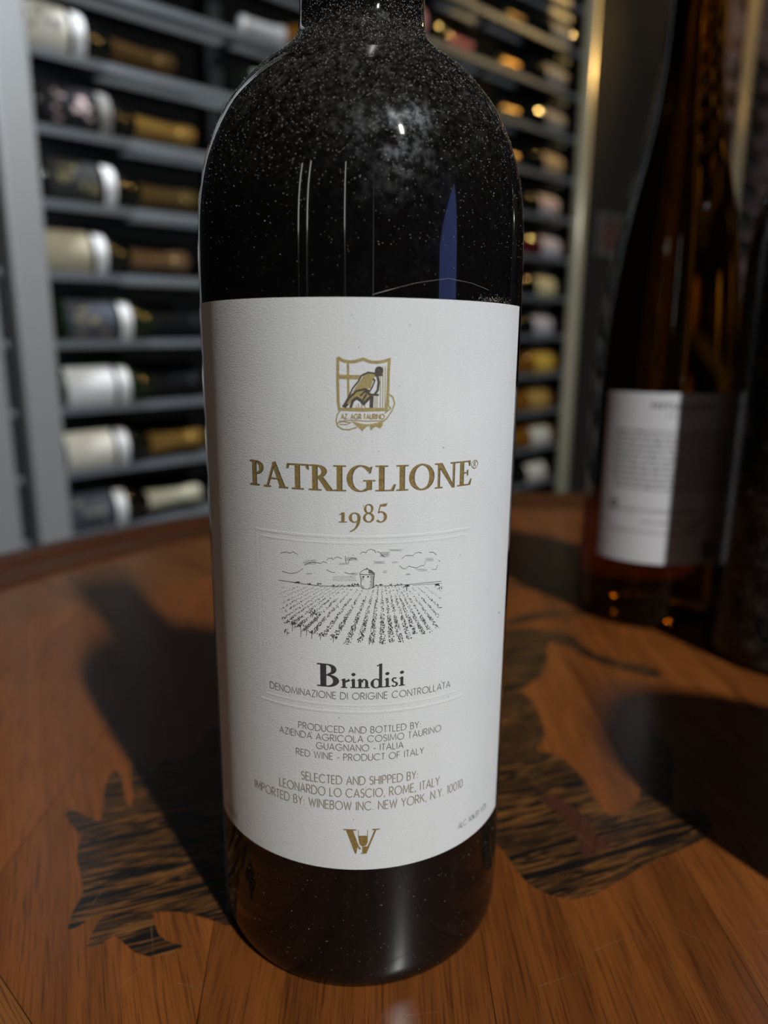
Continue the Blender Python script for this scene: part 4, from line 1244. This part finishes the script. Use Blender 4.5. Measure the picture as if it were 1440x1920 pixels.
# column beside the upright: (row, kind, glass, label, collar, foil, print, base offset, look)
COL0 = [
    (4, 'sparkling', 'black', 'cream', 'white', 'brown', 'grey', -0.035, 'cream-labelled bottle with grey collar'),
    (3, 'sparkling', 'black', 'black', 'grey', 'gold', 'rose', 0.000, 'floral black-labelled bottle with bright gold foil'),
    (2, 'sparkling', 'black', 'charcoal', 'white', 'bronze', 'olive', 0.000, 'charcoal-labelled bottle with white collar and bronze foil'),
    (1, 'sparkling', 'black', 'beige', 'white', 'copper', None, -0.025, 'beige-labelled bottle with white collar and copper foil'),
    (0, 'sparkling', 'green', 'slate', 'white', 'black', 'olive', 0.012, 'slate-labelled bottle with gold emblem and black neck'),
    (-1, 'sparkling', 'green', 'white', 'white', 'black', None, 0.000, 'plain white-labelled bottle with black neck'),
    (-2, 'sparkling', 'black', 'cream', 'white', 'gold', None, -0.010, 'cream-labelled bottle with white collar and gold foil'),
    (-3, 'sparkling', 'black', 'slate', 'white', 'cream', 'grey', -0.022, 'grey-printed bottle with cream capsule'),
    (-4, 'sparkling', 'black', 'olive', 'white', 'black', None, 0.045, 'olive-labelled bottle with white collar'),
]
for k, kind, g, lab, col, foil, pr, off, look in COL0:
    rack_bottle(0, k, 0.0 + off, False, kind, g, lab, col, foil, f'{look}, {rowname(k)}, beside upright', 'bottles in the rack column beside the upright', pr, lab_x=(0.012, 0.098))
qr = random.Random(21)
LOOKS = [('straight', 'black', 'white', None, 'black', 'white-labelled dark bottle'), ('sloping', 'green', 'cream', None, 'brown', 'cream-labelled green bottle'), ('sparkling', 'black', 'charcoal', 'white', 'gold', 'gold-foiled dark bottle'), ('straight', 'black', 'grey', None, 'copper', 'grey-labelled bottle with copper foil')]
for k in range(-4, 6):
    if k == 5:
        rack_bottle(0, 5, 0.715, True, 'sloping', 'amber', 'tan', None, 'white', f'amber bottle with white capsule, {rowname(5)}, second rack column', 'bottles in the second rack column', foil_x=0.20)
        continue
    kind, g, lab, col, foil, look = LOOKS[k % 4]
    rack_bottle(0, k, 0.405 + qr.uniform(-0.01, 0.02), False, kind, g, lab, col, foil, f'{look}, {rowname(k)}, second rack column', 'bottles in the second rack column')
for k in range(-4, 8):
    kind, g, lab, col, foil, look = LOOKS[(k + 2) % 4]
    if k == 6: kind, g, lab, col, foil, look = 'sloping', 'black', 'pink', None, 'pink', 'pink-labelled bottle with pink capsule'
    if k == 7: kind, g, lab, col, foil, look = 'sloping', 'black', 'olive', None, 'gold', 'olive-labelled bottle with gold capsule'
    rack_bottle(0, k, 0.795 + qr.uniform(-0.005, 0.015), False, kind, g, lab, col, foil, f'{look}, {rowname(k)}, third rack column', 'bottles in the third rack column')
COL3 = {7: ('straight', 'black', 'grey', 'bronze', 'grey-labelled'), 6: ('straight', 'black', 'grey', 'gold', 'gold-capped grey-labelled'), 5: ('straight', 'black', 'grey', 'bronze', 'dull grey-labelled'),
        4: ('straight', 'black', 'tan', 'bronze', 'tan-labelled'), 3: ('straight', 'black', 'rose', 'bronze', 'rose-white-labelled'), 2: ('straight', 'red', 'lavender', 'black', 'red glass pale-labelled'),
        1: ('straight', 'black', 'straw', 'black', 'straw-labelled'), 0: ('straight', 'black', 'lavender', 'black', 'pale-labelled'), -1: ('sloping', 'amber', 'yellow', 'black', 'amber yellow-labelled'),
        -2: ('sloping', 'amber', 'gold', 'cream', 'amber gold-labelled'), -3: ('sloping', 'amber', 'cream', 'cream', 'amber cream-labelled'), -4: ('sloping', 'black', 'cream', 'cream', 'dark cream-labelled')}
for k, (kind, g, lab, foil, look) in COL3.items():
    rack_bottle(0, k, 1.535 + qr.uniform(-0.012, 0.012), True, kind, g, lab, None, foil, f'{look} bottle, {rowname(k)}, beside brass pole', 'bottles in the rack column beside the brass pole', lab_x=(0.030, 0.125))
for k in range(3, 10):
    s = 2.80
    rack_bottle(0, k, s + qr.uniform(-0.005, 0.01), False, 'straight', 'black', 'charcoal', None, 'bronze', f'dark bottle in the far rack, {ORD[k - 3]} visible row from below, right picture edge', 'bottles in the far rack')

# ------------------------------------------------------------------ small framed picture on the pier
fp = empty('framed_picture', rack_world(1.955, 0.0585, 0.475), RACK_ROT, 'small reddish picture in a pale frame on the dark pier', 'picture')
obj('frame', *merge([box(-0.13, 0.13, -0.012, 0.0, 0.0, 0.018), box(-0.13, 0.13, -0.012, 0.0, 0.122, 0.14), box(-0.13, -0.112, -0.012, 0, 0.018, 0.122), box(0.112, 0.13, -0.012, 0, 0.018, 0.122)]), pbr('pale_frame', (0.12, 0.11, 0.105), 0.5), fp)
obj('canvas', *box(-0.112, 0.112, -0.006, -0.001, 0.018, 0.122), pbr('reddish_canvas', (0.10, 0.045, 0.035), 0.8, bump=(30, 0.3)), fp)

# ------------------------------------------------------------------ lamps
M_LAMPB = pbr('black_lamp_metal', (0.02, 0.02, 0.02), 0.4, 0.5)


def ceiling_lamp(pos, target, sx, sy, label, roll_dir):
    e = empty('ceiling_lamp', (pos.x, pos.y, CEIL), 0, label, 'lamp')
    d = (Vector(target) - pos).normalized(); z = -d
    y = Vector(roll_dir); x = y.cross(z).normalized(); y = z.cross(x)
    m = Matrix((x, y, z)).transposed()
    hx, hy, t = sx / 2 + 0.004, sy / 2 + 0.004, 0.008
    parts = [box(-hx - t, hx + t, -hy - t, hy + t, 0.004, 0.012), box(-hx - t, -hx, -hy - t, hy + t, -0.012, 0.012), box(hx, hx + t, -hy - t, hy + t, -0.012, 0.012), box(-hx, hx, -hy - t, -hy, -0.012, 0.012), box(-hx, hx, hy, hy + t, -0.012, 0.012)]
    V, F = merge(parts)
    obj('housing', [tuple(m @ Vector(v) + pos - e.location) for v in V], F, M_LAMPB, e)
    top = m @ Vector((0, 0, 0.012)) + pos - e.location
    obj('stem', *tube([(top.x, top.y, top.z), (top.x * 0.4, top.y * 0.4, top.z * 0.4), (0, 0, 0)], 0.006), M_LAMPB, e)
    return e


ceiling_lamp(KEY_POS, (-0.006, 0.18, 0.12), 0.05, 0.20, 'black ceiling lamp behind the camera lighting the table', (0.53, -0.85, 0))
ceiling_lamp(RACK_POS, (-0.52, 1.33, 0.35), 0.09, 0.09, 'black ceiling lamp above the left end of the rack', (0, 1, 0))
ceiling_lamp(FILL_POS, (-0.05, 0.2, 0.1), 0.3, 0.3, 'black ceiling lamp added on the left for fill light', (0, 1, 0))

pend = empty('pendant_lamp', (1.44, 2.74, 1.72), 0, 'warm glowing pendant globe above the far rack, out of picture', 'lamp')
obj('globe', *lathe([(0, -0.045), (0.018, -0.041), (0.034, -0.029), (0.044, -0.010), (0.044, 0.010), (0.034, 0.029), (0.018, 0.041), (0, 0.045)], 24), pbr('warm_glow', (0.9, 0.6, 0.2), 0.4, emit=(1.0, 0.58, 0.16), es=PENDANT_L), pend, True)
obj('cap', *lathe([(0, 0.0445), (0.020, 0.0425), (0.020, 0.065), (0.006, 0.075), (0, 0.075)], 20), M_LAMPB, pend, True)
obj('shade', *lathe([(0.024, 0.066), (0.030, 0.060), (0.062, 0.030), (0.064, 0.028), (0.060, 0.029), (0.028, 0.058), (0.022, 0.064)], 24, closed=True), M_LAMPB, pend, True)
ld = bpy.data.lights.new('pendant_bulb', 'SPOT'); ld.energy = 52; ld.color = (1.0, 0.62, 0.20); ld.spot_size = R(46); ld.spot_blend = 1.0; ld.shadow_soft_size = 0.03
lo = bpy.data.objects.new('pendant_bulb', ld); COL.objects.link(lo)
lo.location = (1.395, 2.71, 1.685); lo.rotation_euler = (Vector((-0.07, 1.75, 0.25)) - lo.location).to_track_quat('-Z', 'Y').to_euler()
obj('cord', *tube([(0, 0, 0.072), (0, 0, CEIL - 1.72)], 0.0025, 6), M_LAMPB, pend)

# ------------------------------------------------------------------ unseen poles and light strips added for streaks in the dark glass
M_STRIP = pbr('added_strip_glow', (0.8, 0.8, 0.75), 0.5, emit=(0.95, 1.0, 0.92), es=4.0)
M_CHROME = pbr('bright_steel_pole', (0.85, 0.85, 0.84), 0.28, 1.0)
for x, y, look in ((-1.18, -1.25, 'leftmost bright steel pole added behind the camera for reflections'), (-0.98, -1.30, 'second bright steel pole added behind the camera for reflections'), (-0.28, -1.55, 'third bright steel pole added behind the camera for reflections'), (-1.95, -0.15, 'bright steel pole added far left of the camera for reflections'), (0.30, -1.75, 'bright steel pole added straight behind the camera for reflections')):
    V, F = lathe([(0, 0), (0.05, 0), (0.05, 0.01), (0.03, 0.012), (0.03, CEIL - FLOOR), (0, CEIL - FLOOR)], 18)
    o = obj('added_steel_pole', V, F, M_CHROME, None, True, (x, y, FLOOR))
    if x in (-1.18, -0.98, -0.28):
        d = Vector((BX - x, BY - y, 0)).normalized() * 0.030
        obj('added_light_strip', *box(d.x - 0.011, d.x + 0.011, d.y - 0.011, d.y + 0.011, 1.30, 1.95), M_STRIP, o)
    o['label'] = look; o['category'] = 'pole'; o['group'] = 'steel poles added behind the camera for reflections'
